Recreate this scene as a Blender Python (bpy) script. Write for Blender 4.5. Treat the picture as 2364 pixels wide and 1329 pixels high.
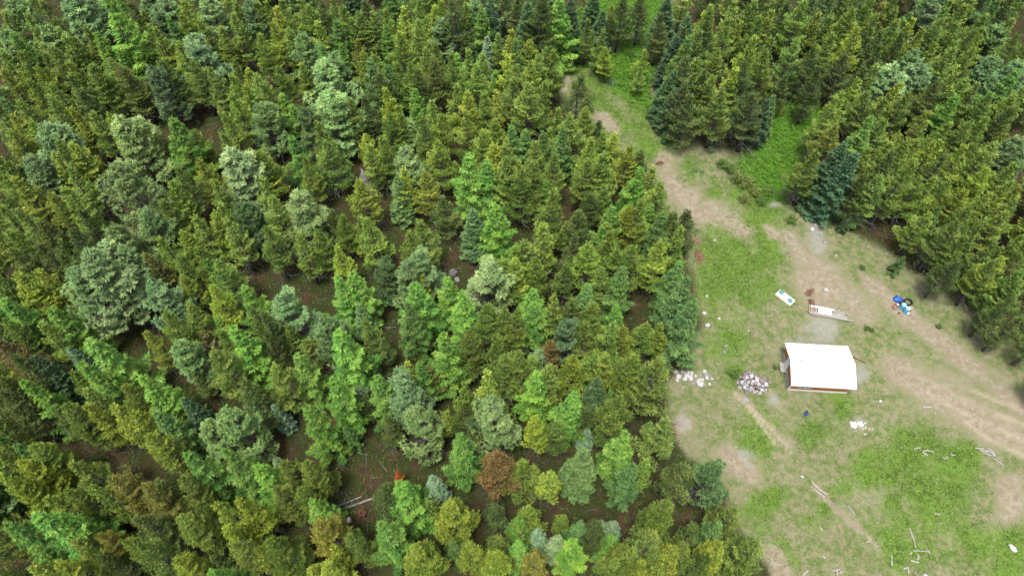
import bpy, math, random
import numpy as np
from mathutils import Vector

for o in list(bpy.data.objects):
    bpy.data.objects.remove(o)
S = bpy.context.scene
C = S.collection
R = math.radians
random.seed(7)
rng = np.random.default_rng(7)

# ------------------------------------------------------------------ camera, sky, sun, exposure
PITCH, ALT, FOC = 58.0, 78.0, 1640.0
SP, CP = math.sin(R(PITCH)), math.cos(R(PITCH))
cam_d = bpy.data.cameras.new('camera')
cam = bpy.data.objects.new('camera', cam_d)
C.objects.link(cam)
cam.location = (0, 0, ALT)
cam.rotation_euler = (R(90 - PITCH), 0, 0)
cam_d.sensor_width = 36
cam_d.lens = 36 * FOC / 2364
cam_d.clip_start = 0.5
cam_d.clip_end = 3000
S.camera = cam

SUN_EL, SUN_AZ = 75.0, 205.0          # azimuth of the light's origin, clockwise from +Y
wd = bpy.data.worlds.new('World')
S.world = wd
wd.use_nodes = True
nt = wd.node_tree
nt.nodes.clear()
sky = nt.nodes.new('ShaderNodeTexSky')
sky.sky_type = 'NISHITA'
sky.sun_disc = False
sky.sun_elevation = R(SUN_EL)
sky.sun_rotation = R(SUN_AZ)
sky.dust_density = 4.0
sky.air_density = 1.0
hs = nt.nodes.new('ShaderNodeHueSaturation')
hs.inputs['Saturation'].default_value = 0.3
bg = nt.nodes.new('ShaderNodeBackground')
bg.inputs['Strength'].default_value = 0.09
wo = nt.nodes.new('ShaderNodeOutputWorld')
nt.links.new(sky.outputs[0], hs.inputs['Color'])
nt.links.new(hs.outputs[0], bg.inputs['Color'])
nt.links.new(bg.outputs[0], wo.inputs['Surface'])

sd = bpy.data.lights.new('sun', 'SUN')
sun = bpy.data.objects.new('sun', sd)
C.objects.link(sun)
sd.energy = 1.5
sd.angle = R(13)
sd.color = (1.0, 0.96, 0.9)
sdir = Vector((math.sin(R(SUN_AZ)) * math.cos(R(SUN_EL)), math.cos(R(SUN_AZ)) * math.cos(R(SUN_EL)), math.sin(R(SUN_EL))))
sun.rotation_euler = sdir.to_track_quat('Z', 'Y').to_euler()
sun.location = (0, 40, 120)

S.view_settings.view_transform = 'Standard'
S.view_settings.look = 'None'
S.view_settings.gamma = 1
S.view_settings.use_curve_mapping = False
S.view_settings.exposure = 2.02
S.render.engine = 'CYCLES'
S.cycles.max_bounces = 6
S.cycles.diffuse_bounces = 4
S.cycles.transmission_bounces = 3

# ------------------------------------------------------------------ pixel of the photograph <-> place in the world
def at(px, py, z=0.0):
    u, v = (px - 1182) / FOC, (664.5 - py) / FOC
    d = np.array([u, CP + v * SP, -SP + v * CP])
    t = (z - ALT) / d[2]
    return d[0] * t, d[1] * t

def proj(x, y, z=0.0):
    dz = z - ALT
    depth = y * CP - dz * SP
    up = y * SP + dz * CP
    return 1182 + FOC * x / depth, 664.5 - FOC * up / depth

# ------------------------------------------------------------------ numeric noise for laying out the ground
def vnoise(x, y, sc, seed=0):
    x = np.asarray(x, float) / sc; y = np.asarray(y, float) / sc
    xi = np.floor(x).astype(np.int64); yi = np.floor(y).astype(np.int64)
    fx = x - xi; fy = y - yi
    fx = fx * fx * (3 - 2 * fx); fy = fy * fy * (3 - 2 * fy)
    def h(a, b):
        n = (a * 374761393 + b * 668265263 + seed * 1442695041) & 0x7fffffff
        n = ((n ^ (n >> 13)) * 1274126177) & 0x7fffffff
        return ((n ^ (n >> 16)) & 0xffff) / 65535.0
    return (h(xi, yi) * (1 - fx) + h(xi + 1, yi) * fx) * (1 - fy) + (h(xi, yi + 1) * (1 - fx) + h(xi + 1, yi + 1) * fx) * fy

def fbm(x, y, sc, seed=0, n=4):
    s = 0; a = 1; t = 0
    for i in range(n):
        s = s + a * vnoise(x, y, sc / 2 ** i, seed + i * 17); t += a; a *= 0.55
    return s / t

def gz(x, y):
    return 0.35 * (fbm(x, y, 14, 3) - 0.5) + 0.10 * (fbm(x, y, 2.2, 9, 3) - 0.5)

def gzf(x, y):
    return float(gz(np.array([x]), np.array([y]))[0])

# ------------------------------------------------------------------ helpers: things, parts, materials
def mesh_np(name, V, F, mat=None, smooth=False, attrs=None):
    """V n x 3, F list/array of faces of one size."""
    me = bpy.data.meshes.new(name)
    V = np.asarray(V, np.float32); F = np.asarray(F, np.int32)
    k = F.shape[1]
    me.vertices.add(len(V)); me.vertices.foreach_set('co', V.ravel())
    me.loops.add(F.size); me.loops.foreach_set('vertex_index', F.ravel())
    me.polygons.add(len(F)); me.polygons.foreach_set('loop_start', np.arange(0, F.size, k, dtype=np.int32))
    if smooth:
        me.polygons.foreach_set('use_smooth', np.ones(len(F), bool))
    for an, av in (attrs or {}).items():
        av = np.asarray(av, np.float32)
        if av.ndim == 1:
            a = me.attributes.new(an, 'FLOAT', 'POINT'); a.data.foreach_set('value', av)
        else:
            a = me.attributes.new(an, 'FLOAT_COLOR', 'POINT')
            a.data.foreach_set('color', np.concatenate([av, np.ones((len(av), 1), np.float32)], 1).ravel())
    me.update(calc_edges=True)
    if mat: me.materials.append(mat)
    return me

class MB:
    """collects polygons of any size into one mesh"""
    def __init__(s): s.v = []; s.f = []
    def add(s, vs, fs):
        b = len(s.v); s.v += [tuple(v) for v in vs]; s.f += [tuple(i + b for i in f) for f in fs]
    def box(s, x0, y0, z0, x1, y1, z1):
        s.add([(x0,y0,z0),(x1,y0,z0),(x1,y1,z0),(x0,y1,z0),(x0,y0,z1),(x1,y0,z1),(x1,y1,z1),(x0,y1,z1)],
              [(0,3,2,1),(4,5,6,7),(0,1,5,4),(1,2,6,5),(2,3,7,6),(3,0,4,7)])
    def tube(s, pts, rad, n=6, cap=True):
        rings = []
        for i, p in enumerate(pts):
            p = Vector(p)
            a = Vector(pts[max(i-1, 0)]); b = Vector(pts[min(i+1, len(pts)-1)])
            d = (b - a).normalized()
            u = d.cross(Vector((0.13, 0.31, 0.94)))
            if u.length < 0.05: u = d.cross(Vector((1, 0, 0)))
            u.normalize(); w = d.cross(u)
            r = rad[i] if hasattr(rad, '__len__') else rad
            rings.append([p + (u * math.cos(2*math.pi*k/n) + w * math.sin(2*math.pi*k/n)) * r for k in range(n)])
        vs = [v for g in rings for v in g]
        fs = []
        for i in range(len(pts) - 1):
            for k in range(n):
                a, b = i*n + k, i*n + (k+1) % n
                fs.append((a, b, b + n, a + n))
        if cap:
            fs.append(tuple(range(n))[::-1]); fs.append(tuple(range((len(pts)-1)*n, len(pts)*n)))
        s.add(vs, fs)
    def lathe(s, prof, n=20, c=(0,0,0)):
        vs = []
        for r, z in prof:
            for k in range(n):
                vs.append((c[0] + r*math.cos(2*math.pi*k/n), c[1] + r*math.sin(2*math.pi*k/n), c[2] + z))
        fs = []
        for i in range(len(prof)-1):
            for k in range(n):
                a, b = i*n + k, i*n + (k+1) % n
                fs.append((a, b, b+n, a+n))
        fs.append(tuple(range(n))[::-1]); fs.append(tuple(range((len(prof)-1)*n, len(prof)*n)))
        s.add(vs, fs)
    def mesh(s, name, mat=None, smooth=False):
        me = bpy.data.meshes.new(name)
        me.from_pydata(s.v, [], s.f)
        if smooth:
            me.polygons.foreach_set('use_smooth', np.ones(len(me.polygons), bool))
        me.update()
        if mat: me.materials.append(mat)
        return me

def link(name, me, parent=None, loc=None, rot=None):
    o = bpy.data.objects.new(name, me)
    C.objects.link(o)
    if parent: o.parent = parent
    if loc is not None: o.location = loc
    if rot is not None: o.rotation_euler = rot
    return o

def tag(o, label, cat, group=None):
    o['label'] = label; o['category'] = cat
    if group: o['group'] = group
    return o

def thing(name, label, cat, loc, rz=0, group=None):
    o = link(name, None, None, loc, (0, 0, rz))
    o.empty_display_size = 0.3
    return tag(o, label, cat, group)

def struct(o, kind='structure'):
    o['kind'] = kind
    return o

class NT:
    def __init__(s, name):
        s.m = bpy.data.materials.new(name); s.m.use_nodes = True
        s.t = s.m.node_tree; s.t.nodes.clear()
    def n(s, typ, **kw):
        x = s.t.nodes.new('ShaderNode' + typ)
        for k, v in kw.items():
            if k.startswith('_'): setattr(x, k[1:], v)
            else: s.set(x, k.replace('__', ' '), v)
        return x
    def set(s, x, k, v):
        i = x.inputs[int(k[1:])] if k[0] == 'i' and k[1:].isdigit() else x.inputs[k]
        if isinstance(v, bpy.types.NodeSocket): s.t.links.new(v, i)
        else: i.default_value = v
    def mix(s, f, a, b, blend='MIX'):
        x = s.n('Mix', _data_type='RGBA', _blend_type=blend)
        s.set(x, 'i0', f); s.set(x, 'i6', a); s.set(x, 'i7', b)
        return x.outputs[2]
    def math(s, op, a, b=0.0, c=0.0, clamp=False):
        x = s.n('Math', _operation=op, _use_clamp=clamp)
        s.set(x, 'i0', a); s.set(x, 'i1', b); s.set(x, 'i2', c)
        return x.outputs[0]
    def noise(s, vec, scale, detail=4.0, rough=0.6):
        x = s.n('TexNoise'); 
        if vec is not None: s.set(x, 'Vector', vec)
        s.set(x, 'Scale', scale); s.set(x, 'Detail', detail); s.set(x, 'Roughness', rough)
        return x.outputs[0]
    def step(s, v, lo, hi):
        x = s.n('MapRange', _interpolation_type='SMOOTHSTEP')
        s.set(x, 'Value', v); s.set(x, 'From Min', lo); s.set(x, 'From Max', hi)
        return x.outputs[0]
    def out(s, sh):
        x = s.n('OutputMaterial'); s.t.links.new(sh, x.inputs[0]); return s.m

def c4(c): return (c[0], c[1], c[2], 1.0)

def mat_plain(name, col, rough=0.7, var=0.25, scale=6.0, metal=0.0, bump=0.0, spec=0.3):
    t = NT(name)
    co = t.n('TexCoord').outputs['Object']
    n = t.noise(co, scale, 6.0, 0.65)
    f = t.step(n, 0.3, 0.7)
    col2 = t.mix(f, c4([c * (1 - var) for c in col]), c4([min(1, c * (1 + var * 0.6)) for c in col]))
    b = t.n('BsdfPrincipled', Base__Color=col2, Roughness=rough, Metallic=metal)
    b.inputs['Specular IOR Level'].default_value = spec
    if bump:
        bp = t.n('Bump', Strength=bump, Distance=0.05, Height=n)
        t.set(b, 'Normal', bp.outputs[0])
    return t.out(b.outputs[0])

def mat_needles(name, hue=0.02, own=True):
    """per-tree colour from the object, per-spray lightness from the mesh, clumps from noise"""
    t = NT(name)
    oi = t.n('ObjectInfo')
    tone = t.n('Attribute', _attribute_name='tone').outputs['Fac']
    co = t.n('TexCoord').outputs['Object']
    off = t.n('VectorMath', _operation='ADD')
    t.set(off, 'i0', co); t.set(off, 'i1', oi.outputs['Location'])
    cl = t.step(t.noise(off.outputs[0], 0.9, 3.0), 0.3, 0.7)
    k = t.math('ADD', t.math('MULTIPLY', tone, 0.65), t.math('MULTIPLY', cl, 0.35))
    v = t.n('MapRange', Value=k, **{'To__Min': 0.5, 'To__Max': 1.55}).outputs[0]
    h = t.n('MapRange', Value=tone, **{'To__Min': 0.5 + hue, 'To__Max': 0.5 - hue}).outputs[0]
    hsv = t.n('HueSaturation', Hue=h, Saturation=1.0, Value=v, Color=oi.outputs['Color'] if own else t.n('Attribute', _attribute_name='leaf').outputs['Color'])
    d = t.n('BsdfPrincipled', Base__Color=hsv.outputs[0], Roughness=0.6)
    d.inputs['Specular IOR Level'].default_value = 0.25
    tr = t.n('BsdfTranslucent', Color=hsv.outputs[0])
    mx = t.n('MixShader', Fac=0.2)
    t.t.links.new(d.outputs[0], mx.inputs[1]); t.t.links.new(tr.outputs[0], mx.inputs[2])
    return t.out(mx.outputs[0])

M = {}
M['needles'] = mat_needles('needles')
M['needles_mass'] = mat_needles('needles_mass', own=False)
M['bark'] = mat_plain('bark', (0.06, 0.05, 0.045), 0.9, 0.5, 9, bump=0.6)
M['twig'] = mat_plain('grey_twigs', (0.1, 0.092, 0.092), 0.9, 0.35, 5)
M['snag'] = mat_plain('weathered_snag', (0.252, 0.217, 0.217), 0.9, 0.3, 6)

# ------------------------------------------------------------------ the ground
def seg_dist(px, py, pts):
    """distance in photo pixels to a polyline, and the half width there; pts: (x, y, w)"""
    best = np.full(px.shape, -1e9)
    for (x0, y0, w0), (x1, y1, w1) in zip(pts[:-1], pts[1:]):
        dx, dy = x1 - x0, y1 - y0
        t = np.clip(((px - x0) * dx + (py - y0) * dy) / (dx * dx + dy * dy + 1e-9), 0, 1)
        d = np.hypot(px - x0 - t * dx, py - y0 - t * dy)
        best = np.maximum(best, 1 - d / (w0 + (w1 - w0) * t))
    return best          # 1 on the line, 0 at the half width, negative outside

def inside(px, py, poly):
    r = np.zeros(px.shape, bool)
    n = len(poly)
    for i in range(n):
        x0, y0 = poly[i]; x1, y1 = poly[(i + 1) % n]
        if y0 == y1: continue
        c = ((y0 > py) != (y1 > py)) & (px < (x1 - x0) * (py - y0) / (y1 - y0) + x0)
        r ^= c
    return r

def poly_field(px, py, poly, soft):
    """about +-1 at soft pixels inside / outside the outline"""
    d = seg_dist(px, py, [(x, y, 1.0) for x, y in poly] + [(poly[0][0], poly[0][1], 1.0)])
    d = (1 - d)
    return np.where(inside(px, py, poly), 1, -1) * np.minimum(d / soft, 1.0)

MEADOW = [(1265,95),(1330,60),(1400,-10),(1420,-120),(1560,-120),(1560,60),(1525,190),(1545,270),(1640,350),(1730,345),(1790,240),(1850,215),(1915,250),(1905,300),
          (1860,400),(1815,470),(1890,510),(1985,540),(2080,600),(2160,640),(2250,715),(2340,800),(2450,880),(2700,1080),(2700,1700),(1900,1700),
          (1770,1300),(1690,1190),(1660,1110),(1590,1060),(1540,960),(1545,880),(1600,830),(1610,760),(1590,640),(1560,560),(1530,470),(1480,400),(1400,330),(1320,280),(1285,200)]
LUSH = [[(1780,225),(1850,205),(1930,250),(1905,330),(1870,400),(1820,475),(1745,465),(1690,410),(1725,350)],
        [(1380,-80),(1540,-80),(1535,90),(1500,200),(1515,260),(1440,230),(1385,180),(1335,130),(1320,60)]]
GREEN = [(1690,610,95),(1660,700,75),(1720,660,70),(1650,520,40),(1740,600,60),(1700,560,50),(1770,580,50),(1690,790,50),(1740,520,40),(2100,1060,70),(2210,1080,70),(2170,1160,80),(2090,1260,90),(2250,1250,70),
         (1945,1118,38),(1890,1000,50),(1860,1010,40),(2010,1075,50),(1730,1010,60),(1900,1190,40),(2320,1270,80),(1960,955,45),(1700,870,35),(1780,1170,50),(1500,330,30),(1460,260,40),(1800,1290,40),(1940,905,30),(2060,1180,40),(1355,205,42),(1415,265,52),(1480,310,48),(1545,345,34),(1330,150,34),(1600,395,28),(1690,520,40),(1390,230,40),(1640,440,25),(1700,460,30),(1760,500,40)]
BARE = [[(1303,180,9),(1303,215,9)],[(1375,265,12),(1420,295,14)],
        [(1535,375,40),(1565,420,42),(1590,470,26),(1620,510,14)],
        [(1760,530,8),(1820,560,26),(1870,610,38),(1930,670,44),(2000,720,30)],
        [(1880,660,60),(1900,700,45)],
        [(2000,660,18),(2090,730,26),(2180,800,26),(2290,880,30),(2400,960,34)],
        [(2060,850,40),(2160,900,70),(2260,960,65),(2380,1020,40)],
        [(1700,905,8),(1760,970,16),(1815,1035,12)],[(1880,1120,10),(1960,1200,12),(2020,1265,9)],
        [(1560,990,30),(1590,980,25)],[(1680,1060,40),(1720,1080,40)],[(1790,1290,40),(1800,1340,40)],[(2330,1120,40),(2340,1180,40)],
        [(1640,490,40),(1720,530,25)]]
GRAVEL = [(1905,768,46),(1582,978,22),(1790,925,26),(1885,575,24),(1845,800,34),(1990,868,22),(1870,540,40),(1720,1050,30),(2000,985,20),(1790,480,20)]
TRACK = [[(2150,880,5),(2210,915,7),(2290,950,8),(2420,1000,9)],[(2140,905,5),(2210,945,7),(2290,985,8),(2430,1040,9)],[(2240,900,4),(2300,925,5),(2420,965,6)],[(2230,975,4),(2290,1015,6),(2420,1080,7)],[(1725,935,4),(1780,990,5),(1825,1045,4)],[(1690,900,3),(1760,985,4),(1800,1040,4)]]

def ground_masks(X, Y):
    px, py = proj(X, Y)
    wx = (fbm(X, Y, 4.0, 21, 5) - 0.5) * 85; wy = (fbm(X, Y, 4.0, 57, 5) - 0.5) * 85
    qx, qy = px + wx, py + wy
    forest = np.clip(0.5 - 0.5 * poly_field(px + wx * .5, py + wy * .5, MEADOW, 30), 0, 1)
    lush = np.zeros(X.shape)
    for p in LUSH: lush = np.maximum(lush, np.clip(0.5 + 0.5 * poly_field(px + wx * .7, py + wy * .7, p, 36), 0, 1))
    n2 = fbm(X, Y, 5.0, 77)
    green = np.zeros(X.shape)
    for x, y, r in GREEN:
        green = np.maximum(green, np.clip(1.15 - 0.75 * np.hypot(qx - x, qy - y) / r, 0, 1))
    n3 = fbm(X, Y, 1.6, 78)
    green = np.clip(green * (-0.25 + 1.5 * n2 + 1.0 * n3), 0, 1)
    bare = np.zeros(X.shape)
    for p in BARE: bare = np.maximum(bare, np.clip(0.3 + 0.75 * seg_dist(px + wx * .45, py + wy * .45, p), 0, 1))
    bare = np.clip(bare * (0.35 + 1.15 * fbm(X, Y, 2.4, 133)), 0, 1)
    grav = np.zeros(X.shape)
    for x, y, r in GRAVEL:
        grav = np.maximum(grav, np.clip((1.25 - np.hypot(qx - x, qy - y) / r) * 0.9, 0, 1))
    trk = np.zeros(X.shape)
    for p in TRACK: trk = np.maximum(trk, np.clip(0.2 + seg_dist(px + wx * .1, py + wy * .1, p), 0, 1))
    trk = trk * np.clip(fbm(X, Y, 1.8, 201) * 2.6 - 0.55, 0, 1)
    return forest, lush, green, bare, grav, trk

def mat_ground():
    t = NT('ground_soil_and_grass')
    geo = t.n('NewGeometry').outputs['Position']
    a1 = t.n('Attribute', _attribute_name='mask_a').outputs['Color']
    a2 = t.n('Attribute', _attribute_name='mask_b').outputs['Color']
    s1 = t.n('SeparateColor', Color=a1); s2 = t.n('SeparateColor', Color=a2)
    forest, lush, green = s1.outputs
    bare, grav, trk = s2.outputs
    nA = t.noise(geo, 0.35, 6, 0.62); nB = t.noise(geo, 1.3, 6, 0.65); nC = t.noise(geo, 5.0, 5, 0.7); nD = t.noise(geo, 16.0, 3, 0.7)
    # meadow: straw, olive and green by noise
    g = t.mix(t.step(nB, 0.36, 0.62), c4((0.245, 0.225, 0.135)), c4((0.105, 0.16, 0.042)))
    g = t.mix(t.math('MULTIPLY', t.step(nA, 0.42, 0.66), 0.6), g, c4((0.27, 0.245, 0.175)))
    gg = t.mix(t.step(nC, 0.3, 0.7), c4((0.07, 0.15, 0.016)), c4((0.165, 0.28, 0.04)))
    g = t.mix(t.math('MULTIPLY', t.step(t.math('ADD', green, t.math('MULTIPLY', t.math('SUBTRACT', nC, 0.5), 1.1)), 0.12, 0.85), 0.85), g, gg)
    lg = t.mix(t.step(nC, 0.35, 0.65), c4((0.045, 0.12, 0.01)), c4((0.12, 0.28, 0.028)))
    g = t.mix(t.step(t.math('ADD', lush, t.math('MULTIPLY', t.math('SUBTRACT', nB, 0.5), 0.8)), 0.35, 0.65), g, lg)
    g = t.mix(t.math('MULTIPLY', t.step(nD, 0.42, 0.62), 0.45), g, t.mix(1.0, g, c4((0.5, 0.55, 0.45)), 'MULTIPLY'))
    g = t.mix(t.math('MULTIPLY', t.step(nC, 0.56, 0.7), 0.5), g, c4((0.25, 0.235, 0.15)))
    # bare earth
    b = t.mix(t.step(nB, 0.35, 0.65), c4((0.225, 0.175, 0.13)), c4((0.32, 0.275, 0.225)))
    b = t.mix(t.math('MULTIPLY', t.step(nC, 0.55, 0.72), 0.6), b, c4((0.16, 0.12, 0.085)))
    bf = t.step(t.math('ADD', bare, t.math('MULTIPLY', t.math('SUBTRACT', t.math('ADD', t.math('MULTIPLY', nC, 0.6), t.math('MULTIPLY', nB, 0.4)), 0.5), 1.7)), 0.15, 0.85)
    g = t.mix(t.math('MULTIPLY', bf, 0.85), g, b)
    gr = t.mix(t.step(nD, 0.35, 0.65), c4((0.2, 0.195, 0.19)), c4((0.37, 0.36, 0.35)))
    g = t.mix(t.math('MULTIPLY', t.step(t.math('ADD', grav, t.math('MULTIPLY', t.math('SUBTRACT', nC, 0.5), 0.9)), 0.25, 0.95), 0.7), g, gr)
    g = t.mix(t.math('MULTIPLY', trk, 0.85), g, c4((0.36, 0.3, 0.23)))
    # small pale stones and chips
    vo = t.n('TexVoronoi', Vector=geo, Scale=3.2); vo.inputs['Randomness'].default_value = 1.0
    st = t.math('MULTIPLY', t.math('LESS_THAN', vo.outputs['Distance'], 0.1), t.math('GREATER_THAN', t.noise(geo, 0.9, 4), 0.5))
    g = t.mix(t.math('MULTIPLY', st, 0.75), g, c4((0.42, 0.4, 0.35)))
    # forest floor
    f = t.mix(t.step(nB, 0.38, 0.62), c4((0.06, 0.04, 0.025)), c4((0.115, 0.062, 0.036)))
    f = t.mix(t.math('MULTIPLY', t.step(nA, 0.38, 0.55), 0.85), f, t.mix(t.step(nC, .4, .6), c4((0.03, 0.045, 0.012)), c4((0.06, 0.075, 0.022))))
    f = t.mix(t.math('MULTIPLY', t.step(nC, 0.58, 0.72), 0.5), f, c4((0.15, 0.11, 0.08)))
    f = t.mix(1.0, f, c4((0.66, 0.76, 0.66)), 'MULTIPLY')
    ff = t.step(t.math('ADD', forest, t.math('MULTIPLY', t.math('SUBTRACT', nC, 0.5), 0.7)), 0.3, 0.7)
    g = t.mix(ff, g, f)
    bp = t.n('Bump', Strength=0.7, Distance=0.15, Height=t.math('ADD', t.math('MULTIPLY', nC, 0.7), t.math('MULTIPLY', nD, 0.3)))
    g = t.mix(1.0, g, c4((0.6, 0.6, 0.57)), 'MULTIPLY')
    p = t.n('BsdfPrincipled', Base__Color=g, Roughness=0.95, Normal=bp.outputs[0])
    p.inputs['Specular IOR Level'].default_value = 0.1
    return t.out(p.outputs[0])
M['ground'] = mat_ground()

def build_ground():
    xs = np.concatenate([np.arange(-112, 4, 0.9), np.arange(4, 72, 0.34), np.arange(72, 112, 0.8)])
    ys = np.concatenate([np.arange(2, 90, 0.34), np.arange(90, 150, 0.5)])
    X, Y = np.meshgrid(xs, ys)
    nx, ny = len(xs), len(ys)
    m = ground_masks(X, Y)
    V = np.stack([X, Y, gz(X, Y)], -1).reshape(-1, 3)
    idx = np.arange(nx * ny).reshape(ny, nx)
    F = np.stack([idx[:-1, :-1], idx[:-1, 1:], idx[1:, 1:], idx[1:, :-1]], -1).reshape(-1, 4)
    A = np.stack(m[:3], -1).reshape(-1, 3); B = np.stack(m[3:], -1).reshape(-1, 3)
    def fm(a): return a.reshape(-1)[F].mean(1)
    fo, gr, bare = fm(m[0]), fm(m[4]), np.maximum(fm(m[3]), fm(m[5]))
    cls = np.where(fo > 0.5, 0, np.where(gr > 0.55, 3, np.where(bare > 0.5, 2, 1)))
    for k, nm in enumerate(('forest_floor', 'meadow', 'dirt_track', 'gravel_patch')):
        f = F[cls == k]
        u, inv = np.unique(f.ravel(), return_inverse=True)
        o = link(nm, mesh_np(nm, V[u], inv.reshape(-1, 4), M['ground'], True, {'mask_a': A[u], 'mask_b': B[u]}))
        struct(o)
    # the land goes on around it
    x0, x1, y0, y1 = xs[0], xs[-1], ys[0], ys[-1]
    q = [(-900, -900), (x0, -900), (x1, -900), (900, -900), (-900, y0), (x0, y0), (x1, y0), (900, y0), (-900, y1), (x0, y1), (x1, y1), (900, y1), (-900, 900), (x0, 900), (x1, 900), (900, 900)]
    vv = np.array([(a, b, -0.2) for a, b in q]); ff = []
    for j in range(3):
        for i in range(3):
            if (i, j) != (1, 1): a = j * 4 + i; ff.append((a, a + 1, a + 5, a + 4))
    far = np.zeros((16, 3)); far[:, 0] = 1
    struct(link('ground', mesh_np('ground', vv, ff, M['ground'], False, {'mask_a': far, 'mask_b': np.zeros((16, 3))})))
build_ground()

# ------------------------------------------------------------------ trees
def nrm(v): return v / np.maximum(np.linalg.norm(v, axis=-1, keepdims=True), 1e-9)

def blades(O, D, L, Wd, rg):
    """one thin tapering triangle per spray"""
    n = len(O); D = nrm(D)
    s = nrm(np.cross(D, rg.normal(size=(n, 3)) * 0.55 + np.array([0.03, 0.02, 1.0])))
    w = (Wd * 0.5)[:, None]
    V = np.empty((n, 3, 3))
    V[:, 0] = O - s * w; V[:, 1] = O + s * w; V[:, 2] = O + D * L[:, None]
    return V

class Tree:
    def __init__(s, seed):
        s.rg = np.random.default_rng(seed); s.V = []; s.T = []; s.br = MB(); s.tr = MB()
    def puff(s, P, D, n, ln, wd, spread, up, tone):
        """n blades at every point of P, heading along D"""
        k = len(P)
        if k == 0: return
        rg = s.rg
        O = np.repeat(P, n, 0) + rg.normal(size=(k * n, 3)) * 0.04
        DD = np.repeat(nrm(D), n, 0) * 0.7 + rg.normal(size=(k * n, 3)) * spread
        DD[:, 2] += up
        L = ln * rg.uniform(0.6, 1.25, k * n); W_ = wd * rg.uniform(0.7, 1.3, k * n)
        s.V.append(blades(O, DD, L, W_, rg))
        s.T.append(np.clip(np.repeat(np.repeat(tone, n), 3) + rg.normal(size=k * n * 3) * 0.12, 0, 1))
    def done(s, name, H, tr_r, taper_top=0.97, bark='bark'):
        pts = []; rad = []
        b1 = s.rg.normal(size=2) * 0.12
        for i in range(8):
            t = i / 7
            pts.append((b1[0] * math.sin(t * 3), b1[1] * math.sin(t * 2.3), -0.15 + (H * taper_top + 0.15) * t))
            rad.append(tr_r * (1.35 if i == 0 else 1) * (1 - t) + 0.015)
        s.tr.tube(pts, rad, 7)
        V = np.concatenate(s.V); T = np.concatenate(s.T)
        crown = mesh_np(name + '_crown', V.reshape(-1, 3), np.arange(len(V) * 3).reshape(-1, 3), M['needles'], False, {'tone': T})
        return dict(H=H, trunk=s.tr.mesh(name + '_trunk', M[bark], True), branches=s.br.mesh(name + '_branches', M['twig']), crown=crown)

def bvec(az, el): return np.array([math.cos(az) * math.cos(el), math.sin(az) * math.cos(el), math.sin(el)])

def limb(T, base, az, L, el, rad, curl, n=4):
    pts = []
    for i in range(n + 1):
        s = i / n
        d = bvec(az, el)
        p = base + d * L * s + np.array([0, 0, curl * L * s * s])
        pts.append(p)
    T.br.tube(pts, [rad * (1 - 0.8 * i / n) for i in range(n + 1)], 3, False)
    return np.array(pts)

def along(pts, s):
    n = len(pts) - 1
    f = np.clip(s * n, 0, n - 1e-6); i = f.astype(int); r = (f - i)[:, None]
    P = pts[i] * (1 - r) + pts[i + 1] * r
    return P, nrm(pts[i + 1] - pts[i])

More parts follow.
